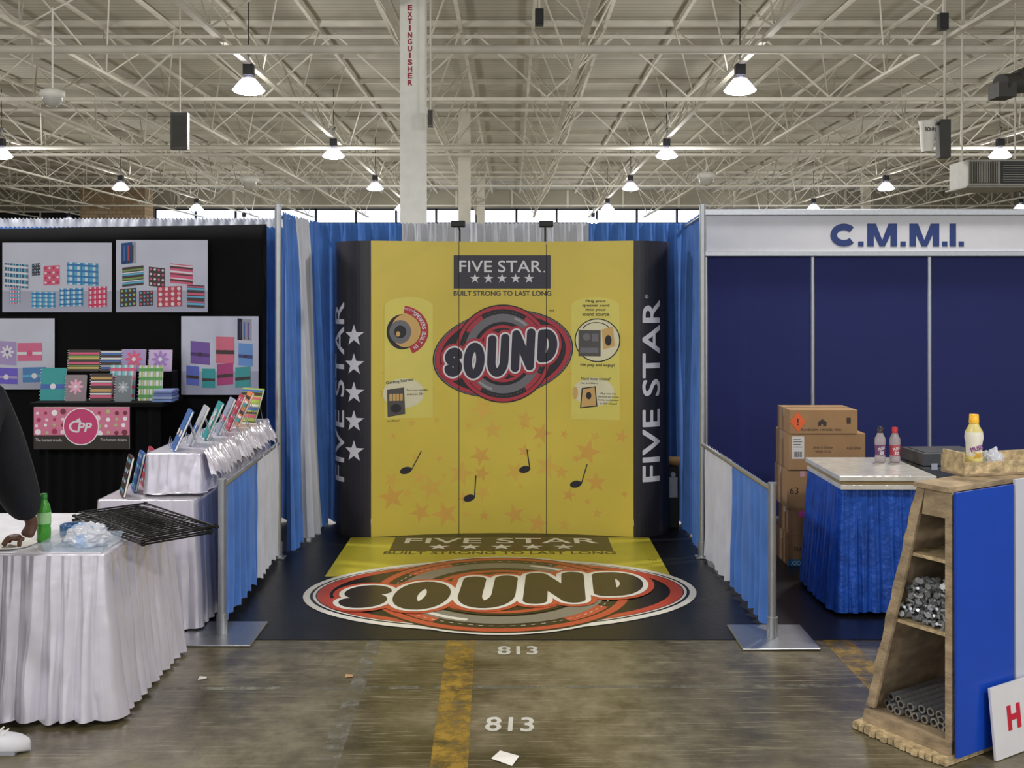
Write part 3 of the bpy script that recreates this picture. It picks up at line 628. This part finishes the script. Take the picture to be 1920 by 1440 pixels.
kinds=[('band',[NB,WT,BRW]),('band',['#b8bcc8',NB,WT]),('flower',[TL,WT,PK]),('band',['#98a0b8',PK,WT]),('dots',[RE,WT,PK]),('stripes',['#e08a50',TL,WT,BRW]),('stripes',[GN,PK,BRW,NB,WT])]
for (x,y),(k,c) in zip(((-2.0,6.28),(-1.97,6.5),(-1.95,6.75),(-1.94,7.0),(-1.93,7.22),(-1.93,7.45),(-1.93,7.68)),kinds):
    notebook((x,y,.992),.19,.25,k,c,face=(-.92,-.38) if y<7.5 else (-.45,-.9),lean=.42,group='notebooks on the satin riser',lab='notebook propped on wire stand on satin riser',stand=True)
for i,(x,y) in enumerate(((-2.25,6.14),(-2.24,6.3),(-2.24,6.46))):
    notebook((x,y,.747),.17,.23,'dots',[[BRW,NB,RE][i],CY,WT],face=(-.9,-.44),lean=.22,group='notebooks beside the riser',lab='dark patterned notebook leaning beside riser',stand=False)
BW=P('black_wire','#0c0c0d',.4,metal=.3)
for k in range(4):
    z=.755+k*.0145; ang=-.76+.07*random.uniform(-1,1); cx,cy=-1.84+.012*k,5.28-.01*k
    M=Matrix.Translation((cx,cy,z))@Matrix.Rotation(ang,4,'Z'); b=B(); L_,W_=.38,.17
    c4=[(-L_,-W_,0),(L_,-W_,0),(L_,W_,0),(-L_,W_,0),(-L_,-W_,0)]; b.tube(c4,.0045,BW,M=M)
    for i in range(1,19): x=-L_+2*L_*i/19; b.cyl((x,-W_,0),(x,W_,0),.0018,BW,n=5,M=M)
    for y in (-.06,.06): b.cyl((-L_,y,0),(L_,y,0),.003,BW,n=6,M=M)
    for x,y,_ in c4[:4]: b.lathe([(.009,-.006),(.012,0),(.009,.006)],BW,(x,y,0),n=10,M=M)
    b.obj('wire_shelf',label='black wire rack shelf stacked flat on table',cat='wire shelf',group='stacked wire shelves')
def bottle(x,y,z,prof,mats,label,group=None,sc=1):
    q=root('bottle',(x,y,z),label,'bottle',group)
    for nm,p,m in zip(('bottle_body','bottle_label','bottle_cap'),prof,mats):
        b=B(); b.lathe([(r*sc,h*sc) for r,h in p],m,(x,y,z)); b.obj(nm,q)
    return q
GRN=P('green_plastic','#4fae3c',.2,var=.1,trans=.3); GL=P('pale_green_label','#9fd094',.4)
soda=[[(0,.001),(.026,.001),(.031,.008),(.031,.06),(.029,.07),(.031,.08),(.031,.14),(.026,.17),(.014,.195),(.012,.205),(0,.205)],[(.0315,.085),(.032,.09),(.032,.135),(.0315,.138)],[(0,.225),(.014,.224),(.015,.205),(.015,.2)]]
bottle(-2.19,4.99,.747,soda,(GRN,GL,P('green_cap','#2f8a3a',.4)),'green soda bottle standing on the white table')
b=B(); b.lathe([(.05,0),(.055,.003),(.055,.047),(.05,.05),(.042,.047),(.042,.003),(.05,0)],P('blue_tape','#3f6fa8',.3,trans=.2),(-2.12,5.14,.747)); b.obj('tape_roll',label='blue roll of tape on white table',cat='tape')
def blob(name,c,sx,sy,sz,mats,label,cat,seed=0,amp=.35):
    bm=bmesh.new(); bmesh.ops.create_icosphere(bm,subdivisions=5,radius=1)
    b=B(); vs=[]
    for v in bm.verts:
        n_=noise.noise(v.co*2.2+Vector((seed,0,0)))+.6*abs(noise.noise(v.co*5+Vector((seed,3,0))))+.3*noise.noise(v.co*11)
        r=1+amp*n_; z=v.co.z*r*sz; vs.append((c[0]+v.co.x*r*sx,c[1]+v.co.y*r*sy,max(c[2],c[2]+sz*.55+z)))
    b.add(vs,[tuple(x.index for x in f_.verts) for f_ in bm.faces],mats[0],None,True); bm.free()
    for i,f_ in enumerate(b.f):
        p=b.v[f_[0]]
        k=noise.noise(p*14+Vector((seed,1,1))); b.m[i]=mats[1] if k>.25 else (mats[2] if k<-.42 else mats[0])
    return b.obj(name,label=label,cat=cat)
BAGW=P('thin_plastic','#d9dce6',.22,var=.1,alpha=.8); 
blob('plastic_bag',(-1.955,4.90,.752),.095,.065,.06,(BAGW,P('bag_blue','#a8c0e0',.25,alpha=.85),P('bag_red','#d07a80',.3)),'crumpled thin plastic bag with blue and red print','plastic bag',3)
b=B(); CT=P('clear_tub','#c4d4e4',.1,alpha=.35); x0,x1,y0,y1=-2.10,-1.84,4.79,5.01
b.box((x0,y0,.7465),(x1,y1,.7505),CT)
for p0,p1,p2,p3 in (((x0,y0),(x1,y0),(x1+.012,y0-.012),(x0-.012,y0-.012)),((x1,y0),(x1,y1),(x1+.012,y1+.012),(x1+.012,y0-.012)),((x1,y1),(x0,y1),(x0-.012,y1+.012),(x1+.012,y1+.012)),((x0,y1),(x0,y0),(x0-.012,y0-.012),(x0-.012,y1+.012))):
    b.add([(*p0,.7505),(*p1,.7505),(*p2,.79),(*p3,.79)],[(0,1,2,3)],CT)
b.obj('plastic_tub',label='shallow clear plastic tub holding a bag',cat='tub')
b=B(); b.lathe([(0,.0),(.08,.0),(.11,.012),(.105,.013),(.078,.004),(0,.004)],WHITEP,(-2.30,4.90,.747),n=36); b.obj('paper_plate',label='white paper plate on table edge',cat='plate')
# ------------------------------------------------------------------ lettered exhibition wall
NAVY=P('navy_panel','#0d1a5e',.7,var=.06,scale=2); HDR=P('header_white','#cfcfd4',.5,var=.03)
q=root('exhibition_wall',(3.3,9.05,0),'navy modular exhibition wall with white lettered header','exhibition wall')
px=[1.64,2.545,3.535,4.525,5.2]
for a,b_ in zip(px[:-1],px[1:]):
    b=B(); b.box((a+.02,9.03,.03),(b_-.02,9.05,2.25),NAVY); b.obj('wall_panel',q)
for a in px:
    b=B(); b.cyl((a,9.04,.004),(a,9.04,2.25 if a>1.7 else 2.62),.022,STEEL,n=8); b.obj('post',q)
b=B(); b.box((1.64,9.0,2.27),(5.2,9.02,2.57),HDR); A=B(); NV=INK('#12306f')
def hx(p): return (p-960)*.0045
zb,zt=2.308,2.502; tk=.056
A.ribbon([(hx(1557)+tk/2+(hx(1606)-hx(1557)-tk)*a*1.04,zb+tk/2+(zt-zb-tk)*c_) for a,c_ in glyph('C')],tk/2,NV,2,caps=False)
for x0,x1 in ((hx(1626),hx(1682)),(hx(1705),hx(1761))):
    A.rect(x0,zb,x0+tk,zt,NV,2); A.rect(x1-tk,zb,x1,zt,NV,2.1); m_=(x0+x1)/2
    A.poly2([(x0+tk*.2,zt),(x0+tk*1.3,zt),(m_+tk*.38,zb),(m_-tk*.38,zb)],NV,2.2); A.poly2([(x1-tk*1.3,zt),(x1-tk*.2,zt),(m_+tk*.38,zb),(m_-tk*.38,zb)],NV,2.3)
A.rect(hx(1780),zb,hx(1780)+tk,zt,NV,2)
for p in (1609,1688,1766,1797): A.rect(hx(p),zb,hx(p)+.046,zb+.044,NV,2)
b.emit(A,lambda u,v,l:(u,9.0-l*.001,v)); b.obj('header_panel',q)
b=B(); b.box((1.62,8.98,2.57),(5.2,9.05,2.625),STEEL); b.box((1.62,8.98,2.225),(5.2,9.05,2.27),STEEL); b.obj('frame_rail',q,bevel=.006)
b=B(); b.box((1.64,9.03,.004),(5.2,9.07,.04),STEEL); b.obj('base_rail',q)
# cartons
INKB=INK('#3a2a20')
def carton(x0,x1,y0,y1,z0,z1,mat,art,label,tape=True):
    b=B(); b.box((x0,y0,z0),(x1,y1,z1),mat); b.box((x0,(y0+y1)/2-.003,z1),(x1,(y0+y1)/2+.003,z1+.001),INKB)
    TP=P('packing_tape','#a98a5c',.25)
    b.box((x0-.001,(y0+y1)/2-.03,z1-.06),(x0,(y0+y1)/2+.03,z1),TP); b.box((x0,(y0+y1)/2-.03,z1),(x1,(y0+y1)/2+.03,z1+.0008),TP)
    A=B(); art(A,x1-x0,z1-z0); M=frame((x0,y0,z0),(1,0,0),(0,0,1)); b.emit(A,onM(M)); b.obj('carton',label=label,cat='box',group='stacked cardboard boxes',bevel=.004)
def a5(A,w,h): A.rect(0,.0,w,.05,INK('#1f6f95'),1); A.text('FRAGILE',.1,.12,.12,.03,INKB,1); A.text('KEEP DRY',w*.75,.12,.14,.03,INKB,1); A.text('XXXX 5WL',w*.25,.024,.2,.03,WH,2)
def a4(A,w,h): A.rect(.05,h-.06,.12,h-.02,INK('#d8559a'),1); A.text('MIXED TITLES',w*.6,h*.5,.16,.02,INKB,1)
def a3(A,w,h): A.text('63',.05,h*.45,.06,.045,INKB,1); A.text('Simon & Schuster',w*.48,h*.6,.15,.018,INKB,1); A.text('MIXED TITLES',w*.48,h*.47,.12,.015,INKB,1); A.rect(w*.2,h-.05,w*.28,h-.01,INK('#c89898'),1)
def a2(A,w,h):
    A.rect(.02,h*.3,.105,h*.92,INK('#d4d0ca'),1)
    for i in range(9): A.rect(.035+i*.006,h*.35,.037+i*.006+(i%3)*.001,h*.5,BK,2)
    for i in range(4): A.rect(.03,h*(.62+i*.07),.09-.01*(i%2),h*(.635+i*.07),BK,2)
    A.text('Simon & Schuster',w*.45,h*.62,.14,.018,INKB,1); A.text('MIXED TITLES',w*.45,h*.5,.11,.016,INKB,1); A.text('Audio Edition',w*.85,h*.6,.1,.02,INKB,1)
def a1(A,w,h):
    A.text('RANDOM HOUSE, INC.',w*.47,.025,.28,.018,INKB,1,bold=.015); A.text('1',w*.87,h*.55,.018,.04,INKB,1,bold=.03)
    A.rect(w*.42,h*.32,w*.54,h*.45,INKB,1); A.poly2([(w*.40,h*.45),(w*.48,h*.62),(w*.56,h*.45)],INKB,1); A.rect(w*.46,h*.32,w*.49,h*.4,CARD2,2)
    A.poly2([(.0,h*.5),(.055,h*.93),(.11,h*.5),(.055,h*.07)],INK('#e0602a'),3); A.text('!',.055,h*.5,.006,.045,BK,4,bold=.03)
carton(1.93,2.40,7.45,7.8,.004,.22,CARD,a5,'brown cardboard box with blue stripe at stack bottom'); carton(1.95,2.42,7.45,7.8,.221,.41,CARD,a4,'brown cardboard box with pink label'); carton(1.92,2.38,7.45,7.8,.411,.68,CARD2,a3,'brown cardboard box marked 63'); carton(1.93,2.46,7.43,7.8,.682,.935,CARD2,a2,'brown book carton with white barcode label'); carton(1.93,2.40,7.41,7.75,.937,1.10,CARD2,a1,'brown book carton with orange diamond sticker on top')
# blue skirt table
cloth_table(1.95,2.95,6.34,7.05,.75,BSATIN,'table with gathered blue satin skirt',folds=15,amp=.013,flare=.04,seed=12)
WRAP=P('wrapped_white_board','#c4c1ba',.15,var=.1,scale=10,bump=.3,bscale=30)
for i,(z,dx,t) in enumerate(((.756,.0,.028),(.785,.015,.022),(.808,-.01,.03))):
    b=B(); b.box((1.93+dx,6.26+dx,z),(2.50+dx,6.98,z+t),WRAP if i!=1 else P('board_edge','#a08a60',.7)); b.obj('foam_board',label='flat white plastic wrapped board stacked on table',cat='board',group='boards on blue table',bevel=.004)
drk=[[(0,.001),(.028,.001),(.033,.008),(.033,.03),(.029,.05),(.031,.1),(.034,.12),(.033,.15),(.02,.175),(.016,.19),(0,.19)],[(.0315,.045),(.0305,.055),(.0325,.095),(.0345,.11)],[(0,.222),(.017,.221),(.018,.19),(.018,.186)]]
CLR=P('clear_pale_plastic','#cfc4c6',.12,trans=.4,alpha=.85)
for x,y,lc,cm,lab in ((2.34,6.78,'#6c3f66',P('dark_cap','#2b2420',.4),'clear drink bottle with purple label and dark cap'),(2.43,6.77,'#b0404a',P('red_cap','#c42a30',.4),'clear drink bottle with red label and cap')):
    qb=bottle(x,y,.839,drk,(CLR,INK(lc),cm),lab,'drink bottles')
    A=B(); A.text('MUSIX',0,0,.045,.018,WH,1,rot=.3,bold=.03); A.text('20',0,-.028,.026,.018,WH,1,bold=.03)
    b=B(); b.emit(A,lambda u,v,l:(x+sin(u/.033)*(.0335+l*.0004),y-cos(u/.033)*(.0335+l*.0004),.839+.09+v),.01); b.obj('label_print',qb)
q=root('briefcase',(2.74,6.8,.752),'closed dark grey hard briefcase lying flat','briefcase'); CG=P('case_grey','#3b3d40',.45,bump=.1)
M=Matrix.Translation((2.74,6.8,.753))@Matrix.Rotation(.08,4,'Z')
b=B(); b.box((-.2,-.16,0),(.2,.16,.08),CG,M); b.obj('case_base',q,bevel=.014); b=B(); b.box((-.2,-.16,.086),(.2,.16,.16),CG,M); b.box((-.17,-.13,.1601),(.17,.13,.164),CG,M); b.obj('case_lid',q,bevel=.014)
b=B(); b.tube([M@Vector(p) for p in ((-.05,-.16,.08),(-.05,-.19,.08),(.05,-.19,.08),(.05,-.16,.08))],.006,BLACKP); b.obj('handle',q)
b=B()
for sx in (-.13,.13): b.box((sx-.02,-.166,.06),(sx+.02,-.16,.1),STEEL,M)
b.obj('latch',q)
# ------------------------------------------------------------------ plywood cart
O=Vector((1.78,4.32,0)); nx=Vector((.8486,.529,0)); dd=Vector((-.529,.8486,0))
CMx=Matrix(((nx.x,dd.x,0,O.x),(nx.y,dd.y,0,O.y),(0,0,1,0),(0,0,0,1)))
q=root('plywood_cart',tuple(O),'tapered plywood storage cart with open shelves','cart')
PE=P('plywood_edge','#b7a27c',.85,var=.45,scale=30,bump=.5,bscale=80); PD=P('plywood_dark','#6e5c46',.85,var=.3,scale=5)
def prism(b,pts,a0,a1,mat,rough=0):
    n_=len(pts); vs=[(a0,p[0],p[1]) for p in pts]+[(a1,p[0],p[1]) for p in pts]
    b.add(vs,[tuple(range(n_)),tuple(range(n_,2*n_))[::-1]]+[(i,n_+i,n_+(i+1)%n_,(i+1)%n_) for i in range(n_)],mat,CMx)
rj=random.Random(4)
def ragged(p,q_,n_,a): return [(p[0]+(q_[0]-p[0])*i/n_+(rj.uniform(-a,a) if 0<i<n_ else 0),p[1]+(q_[1]-p[1])*i/n_+(rj.uniform(-a,a) if 0<i<n_ else 0)) for i in range(n_)]
b=B(); prism(b,[(-.0,.04),(.03,.04),(.03,1.1),(-.0,1.1)],0,.018,PLY); prism(b,[(.385,.1)]+ragged((.43,.1),(.165,1.1),22,.006)+[(.165,1.1),(.125,1.1)],0,.018,PLY); prism(b,[(.03,.99),(.14,.99),(.125,1.1),(.03,1.1)],0,.018,PLY); b.obj('end_frame',q)
b=B(); prism(b,[(-.01,.004)]+ragged((.46,.004),(.46,.035),4,.006)+[(.45,.035),(-.01,.035)],-.05,1.2,PE); prism(b,[(0,.036),(.43,.036),(.42,.09),(0,.09)],-.02,1.2,PLY)
for i in range(14): b.box((-.058-rj.uniform(0,.016),.02+i*.031,.004),(-.05,.045+i*.031,.034+rj.uniform(-.01,.003)),PE,CMx)
b.obj('base',q)
for z,bb in ((.50,.31),(.80,.23)):
    b=B(); prism(b,[(.0,z),(bb,z),(bb-.005,z+.014),(0,z+.014)],.02,1.18,PE); b.obj('shelf',q)
b=B(); prism(b,[(0,1.1),(.17,1.1),(.17,1.12),(0,1.12)],-.015,1.2,PLY); b.obj('cart_top',q)
b=B(); prism(b,[(.0,.09),(.42,.09),(.155,1.1),(.0,1.1)],.45,.465,PD); b.obj('divider',q)
b=B(); prism(b,[(.417,.09),(.427,.09),(.16,1.1),(.15,1.1)],.02,1.18,PLY); b.obj('back_panel',q)
rn=random.Random(2)
def connector(p,ax):
    b=B(); ax=Vector(ax).normalized(); p=Vector(p)
    b.cyl(p-ax*.018,p+ax*.018,.009,DULL,n=8); b.cyl(p-ax*.020,p-ax*.013,.014,DULL,n=6); b.cyl(p+ax*.013,p+ax*.020,.014,DULL,n=6); b.cyl(p,p+ax.cross(Vector((.3,.2,1))).normalized()*.02,.006,CHROME,n=8)
    b.obj('steel_connector',label='small zinc pipe connector heaped on shelf',cat='connector',group='pipe connectors')
for i in range(8):
    for j in range(6):
        for k in range(2):
            bb=.04+i*.032
            if bb>.285-(j*.012): continue
            connector(CMx@Vector((.05+k*.045+rn.uniform(-.006,.006),bb,.533+j*.031)),(rn.uniform(-1,1),rn.uniform(-1,1),rn.uniform(-.5,.5)))
for i in range(9):
    for j in range(2):
        if i+j>8: continue
        p0=CMx@Vector((.03+rn.uniform(0,.05),.05+i*.04+(j%2)*.02,.111+j*.036)); p1=p0+nx*.36
        b=B(); b.cyl(p0,p1,.018,DULL,n=14,caps=False); b.cyl(p0+nx*.004,p1,.0175,DULL,n=14); b.lathe([(.011,.0),(.018,.0)],CHROME,(0,0,0),n=14,M=frame(p0,dd,(0,0,1))); b.cyl(p0+nx*.002,p0+nx*.0035,.010,BLACKP,n=10); b.obj('steel_pipe',label='zinc pipe lying in cart bottom',cat='pipe',group='zinc pipes')
def board(a0,a1,b0,z0,z1,lean,mat,name,label,cat,t=.012,art=None):
    M=CMx@Matrix.Translation((a0,b0,z0))@Matrix.Rotation(-lean,4,'X'); b=B(); b.box((0,-t,0),(a1-a0,0,z1-z0),mat,M)
    if art:
        A=B(); art(A); b.emit(A,lambda u,v,l:M@Vector((u,-t-l*LY,v)))
    return b.obj(name,label=label,cat=cat,bevel=.001)
board(.0,.385,-.015,.03,1.10,.004,P('blue_laminate','#1546b4',.35,var=.04),'blue_board','bright blue laminate board against plywood cart','board')
board(.39,1.2,-.02,.02,1.12,.004,P('white_laminate','#c9ccd8',.35,var=.03),'white_board','white laminate board against plywood cart','board')
def hart(A):
    R_=INK('#c02038'); A.rect(.095,.10,.122,.20,R_,1); A.rect(.158,.10,.185,.20,R_,1); A.rect(.12,.138,.16,.163,R_,1.1)
board(.17,.7,-.075,.002,.29,.10,P('sign_white','#d6d5d8',.4,var=.03),'sign_board','white sign board with red letter leaning on cart','sign',art=hart)
TM=Matrix.Translation((1.935,4.56,1.122))@Matrix.Rotation(radians(14),4,'Z')
q=root('wooden_tray',(1.935,4.56,1.122),'open shallow wooden tray on cart','tray')
b=B(); LW,DW,HW=.60,.16,.08
b.box((0,0,0),(LW,DW,.01),PLY,TM); b.box((0,0,.01),(LW,.012,HW-.02),PE,TM); b.box((0,DW-.012,.01),(LW,DW,HW),PE,TM); b.box((0,.012,.01),(.012,DW-.012,HW+.02),PE,TM); b.box((LW-.012,.012,.01),(LW,DW-.012,HW),PE,TM); b.obj('tray_body',q)
yb=[[(0,.001),(.03,.001),(.036,.01),(.036,.05),(.032,.07),(.034,.12),(.038,.14),(.036,.17),(.02,.2),(.018,.21),(0,.21)],[(.0365,.03),(.0325,.07),(.0345,.12),(.0388,.142),(.0365,.168)],[(0,.245),(.019,.244),(.021,.212),(.021,.206)]]
bp=TM@Vector((.115,.09,.011)); YB=P('yellow_drink','#ddcf80',.3)
qb=bottle(bp.x,bp.y,bp.z,yb,(YB,INK('#e6e2d2'),P('yellow_cap','#f0b828',.4)),'white labelled drink bottle with yellow cap in tray')
A=B(); A.text('MUSIX',0,0,.055,.02,INK('#7a2a80'),1,rot=.3,bold=.03); A.text('20',.0,-.03,.03,.022,INK('#d0a02a'),1,bold=.03)
b=B(); b.emit(A,lambda u,v,l:(bp.x+sin(u/.035)*(.039+l*.0004),bp.y-cos(u/.035)*(.039+l*.0004),bp.z+.1+v),.01); b.obj('label_print',qb)
blob('plastic_wrap',tuple(TM@Vector((.21,.085,.012))),.04,.035,.055,(BAGW,BAGW,P('dark_wrap','#6a7080',.3)),'crumpled clear plastic wrap in the tray','plastic wrap',8)
b=B(); b.add([(-.085,4.36,.006),(.0,4.30,.002),(.03,4.37,.012),(-.05,4.44,.004)],[(0,1,2,3)],WHITEP); b.obj('paper_scrap',label='small white paper scrap on concrete floor',cat='paper',solid=.001)
for x,y in ((-1.53,5.28),(-.81,5.31)):
    b=B(); b.add([(x-.02,y-.02,.003),(x+.02,y-.015,.006),(x+.015,y+.02,.003),(x-.02,y+.015,.008)],[(0,1,2,3)],INK('#b8906a') if x>-1 else WHITEP); b.obj('paper_scrap',label='tiny paper scrap on concrete floor',cat='paper',solid=.001)
b=B(); b.box((1.25,8.68,.004),(1.36,8.82,.5),BLACKP); b.box((1.26,8.67,.25),(1.35,8.68,.42),STEEL); b.cyl((1.31,8.66,.44),(1.31,8.68,.44),.02,STEEL); b.obj('equipment_case',label='black equipment case behind display',cat='case',bevel=.01)
b=B(); b.cyl((1.20,8.75,.54),(1.375,8.73,.54),.036,P('kraft_tube','#b08a5c',.8),n=16); b.obj('cardboard_tube',label='cardboard tube resting on case behind display',cat='tube')
# ------------------------------------------------------------------ person
SK=P('brown_skin','#5b3b2b',.55,var=.1,scale=20); JK=P('navy_jacket','#10131c',.85,var=.2,scale=10,bump=.3,bscale=40); TR=P('dark_trousers','#15161b',.9,var=.2); SHW=P('shoe_white','#c9c9ce',.5,var=.05); HAIR=P('black_hair','#0c0a09',.8)
per=root('person',(-2.5,4.4,0),'person in dark navy jacket leaning one hand on table','person')
def skin(name,vs,es,rs,mat,sub=2,label=None):
    me=bpy.data.meshes.new(name); me.from_pydata([tuple(Vector(v)-per.location) for v in vs],[tuple(e) for e in es],[]); me.materials.append(mat)
    o=bpy.data.objects.new(name,me); link(o); o.parent=per
    o.modifiers.new('skin','SKIN')
    sv=me.skin_vertices[0].data
    for i,r in enumerate(rs): sv[i].radius=(r,r) if not isinstance(r,tuple) else r; sv[i].use_root=(i==0)
    s=o.modifiers.new('sub','SUBSURF'); s.levels=sub; s.render_levels=sub
    o.modifiers['skin'].use_smooth_shade=True
    if label:o['label']=label
    return o
pel=(-2.48,4.42,.95);wst=(-2.44,4.46,1.08);cho=(-2.36,4.55,1.28);nk=(-2.38,4.54,1.47);hd=(-2.37,4.53,1.58);ht=(-2.37,4.53,1.72)
lsh=(-2.32,4.70,1.42);lel=(-2.29,4.84,1.12);lwr=(-2.215,4.93,.84);lpa=(-2.235,4.90,.785)
rsh=(-2.46,4.34,1.42);rel=(-2.5,4.2,1.14);rwr=(-2.36,4.22,.92);rpa=(-2.3,4.23,.86)
lhp=(-2.50,4.52,.92);lkn=(-2.47,4.53,.5);lan=(-2.5,4.54,.09);rhp=(-2.50,4.33,.92);rkn=(-2.36,4.40,.5);ran=(-2.26,4.44,.1)
skin('body',[pel,wst,cho,nk,hd,ht,lsh,lel,lwr,lpa,rsh,rel,rwr,rpa,lhp,lkn,lan,rhp,rkn,ran],[(0,1),(1,2),(2,3),(3,4),(4,5),(2,6),(6,7),(7,8),(8,9),(2,10),(10,11),(11,12),(12,13),(0,14),(14,15),(15,16),(0,17),(17,18),(18,19)],[.12,.11,.12,.055,.09,.08,.05,.038,.028,(.04,.024),.05,.038,.026,(.035,.02),.08,.055,.035,.08,.055,.035],SK)
for (pa,dirs) in ((lpa,[(-.075,-.055,-.022),(-.09,-.033,-.022),(-.094,-.008,-.022),(-.085,.017,-.022),(.005,-.075,-.02)]),(rpa,[(.06,-.02,-.05),(.065,0,-.055),(.06,.015,-.05),(.05,.03,-.045),(.03,-.04,-.02)])):
    for i,d in enumerate(dirs):
        p=Vector(pa); d=Vector(d); st=p+Vector((d.x*.25,d.y*.35,0)); m1=st+Vector((d.x*.5,d.y*.5,.008 if pa is lpa else d.z*.3)); e=p+d
        if pa is lpa: e.z=.757
        skin('finger',[st,m1,(m1+e)/2,e],[(0,1),(1,2),(2,3)],[.0125,.0115,.0105,.009],SK,2)
jv=[pel,wst,cho,(-2.38,4.54,1.43),lsh,lel,tuple(Vector(lel).lerp(Vector(lwr),.5)),tuple(Vector(lel).lerp(Vector(lwr),.93)),rsh,rel,tuple(Vector(rel).lerp(Vector(rwr),.92))]
skin('jacket',jv,[(0,1),(1,2),(2,3),(2,4),(4,5),(5,6),(6,7),(2,8),(8,9),(9,10)],[.17,.165,.17,.085,.12,.112,.095,.062,.088,.065,.045],JK)
skin('trousers',[pel,lhp,lkn,(-2.5,4.54,.06),rhp,rkn,(-2.265,4.44,.07)],[(0,1),(1,2),(2,3),(0,4),(4,5),(5,6)],[.14,.11,.08,.07,.11,.08,.065],TR)
def shoe(x,y):
    q=B(); secs=[(-.10,.0,.035,.10),(-.08,0,.042,.105),(-.02,0,.043,.10),(.04,0,.045,.075),(.10,0,.05,.058),(.15,0,.045,.05),(.185,0,.025,.035),(.195,0,.006,.02)]
    n_=16; vs=[];fs=[]
    for sx,_,hw,hh in secs:
        for i in range(n_):
            t=2*pi*i/n_; c_,s_=cos(t),sin(t); vs.append((x+sx,y+hw*c_,.022+max(0,s_)**.8*hh*1.0+min(0,s_)*.018))
    for j in range(len(secs)-1):
        for i in range(n_): fs.append((j*n_+i,j*n_+(i+1)%n_,(j+1)*n_+(i+1)%n_,(j+1)*n_+i))
    q.add(vs,fs,SHW,None,True); q.add(vs[:n_],[tuple(range(n_))],SHW); q.add(vs[-n_:],[tuple(range(n_))],SHW)
    for k in range(4): q.cyl((x+.03+k*.02,y-.03,.105-k*.008),(x+.03+k*.02,y+.03,.105-k*.008),.004,WHITEP,n=6)
    q.box((x-.1,y-.046,.001),(x+.15,y+.046,.016),P('sole_grey','#8c8c92',.7)); q.obj('shoe',per,label='white sneaker')
shoe(-2.2,4.44); shoe(-2.46,4.56)
b=B(); b.lathe([(0,.11),(.06,.095),(.088,.05),(.094,0),(.09,-.04)],HAIR,(-2.385,4.53,1.65)); b.obj('hair',per)
b=B()
for s_ in (-1,1):
    b.lathe([(0,-.008),(.009,0),(0,.008)],WHITEP,(-2.285,4.53+s_*.032,1.645),n=10); b.lathe([(0,-.03),(.012,-.01),(.012,.015),(0,.03)],SK,(-2.38,4.53+s_*.09,1.64),n=10)
b.lathe([(0,-.02),(.014,-.015),(.008,.02),(0,.03)],SK,(-2.275,4.53,1.615),n=10); b.box((-2.295,4.505,1.575),(-2.28,4.555,1.583),INK('#5a2a28')); b.obj('face',per)
# ------------------------------------------------------------------ light, world, camera
wd=bpy.data.worlds.new('world'); SC.world=wd; wd.use_nodes=True; bg=wd.node_tree.nodes['Background']; bg.inputs[0].default_value=(.95,.97,1,1); bg.inputs[1].default_value=1.0
cam=bpy.data.cameras.new('camera'); co=bpy.data.objects.new('camera',cam); link(co); co.location=(0,0,1.9); co.rotation_euler=(pi/2,0,0); cam.sensor_width=36; cam.lens=37.5; cam.shift_y=-167/1920; cam.clip_end=200; SC.camera=co
SC.view_settings.view_transform='Standard'
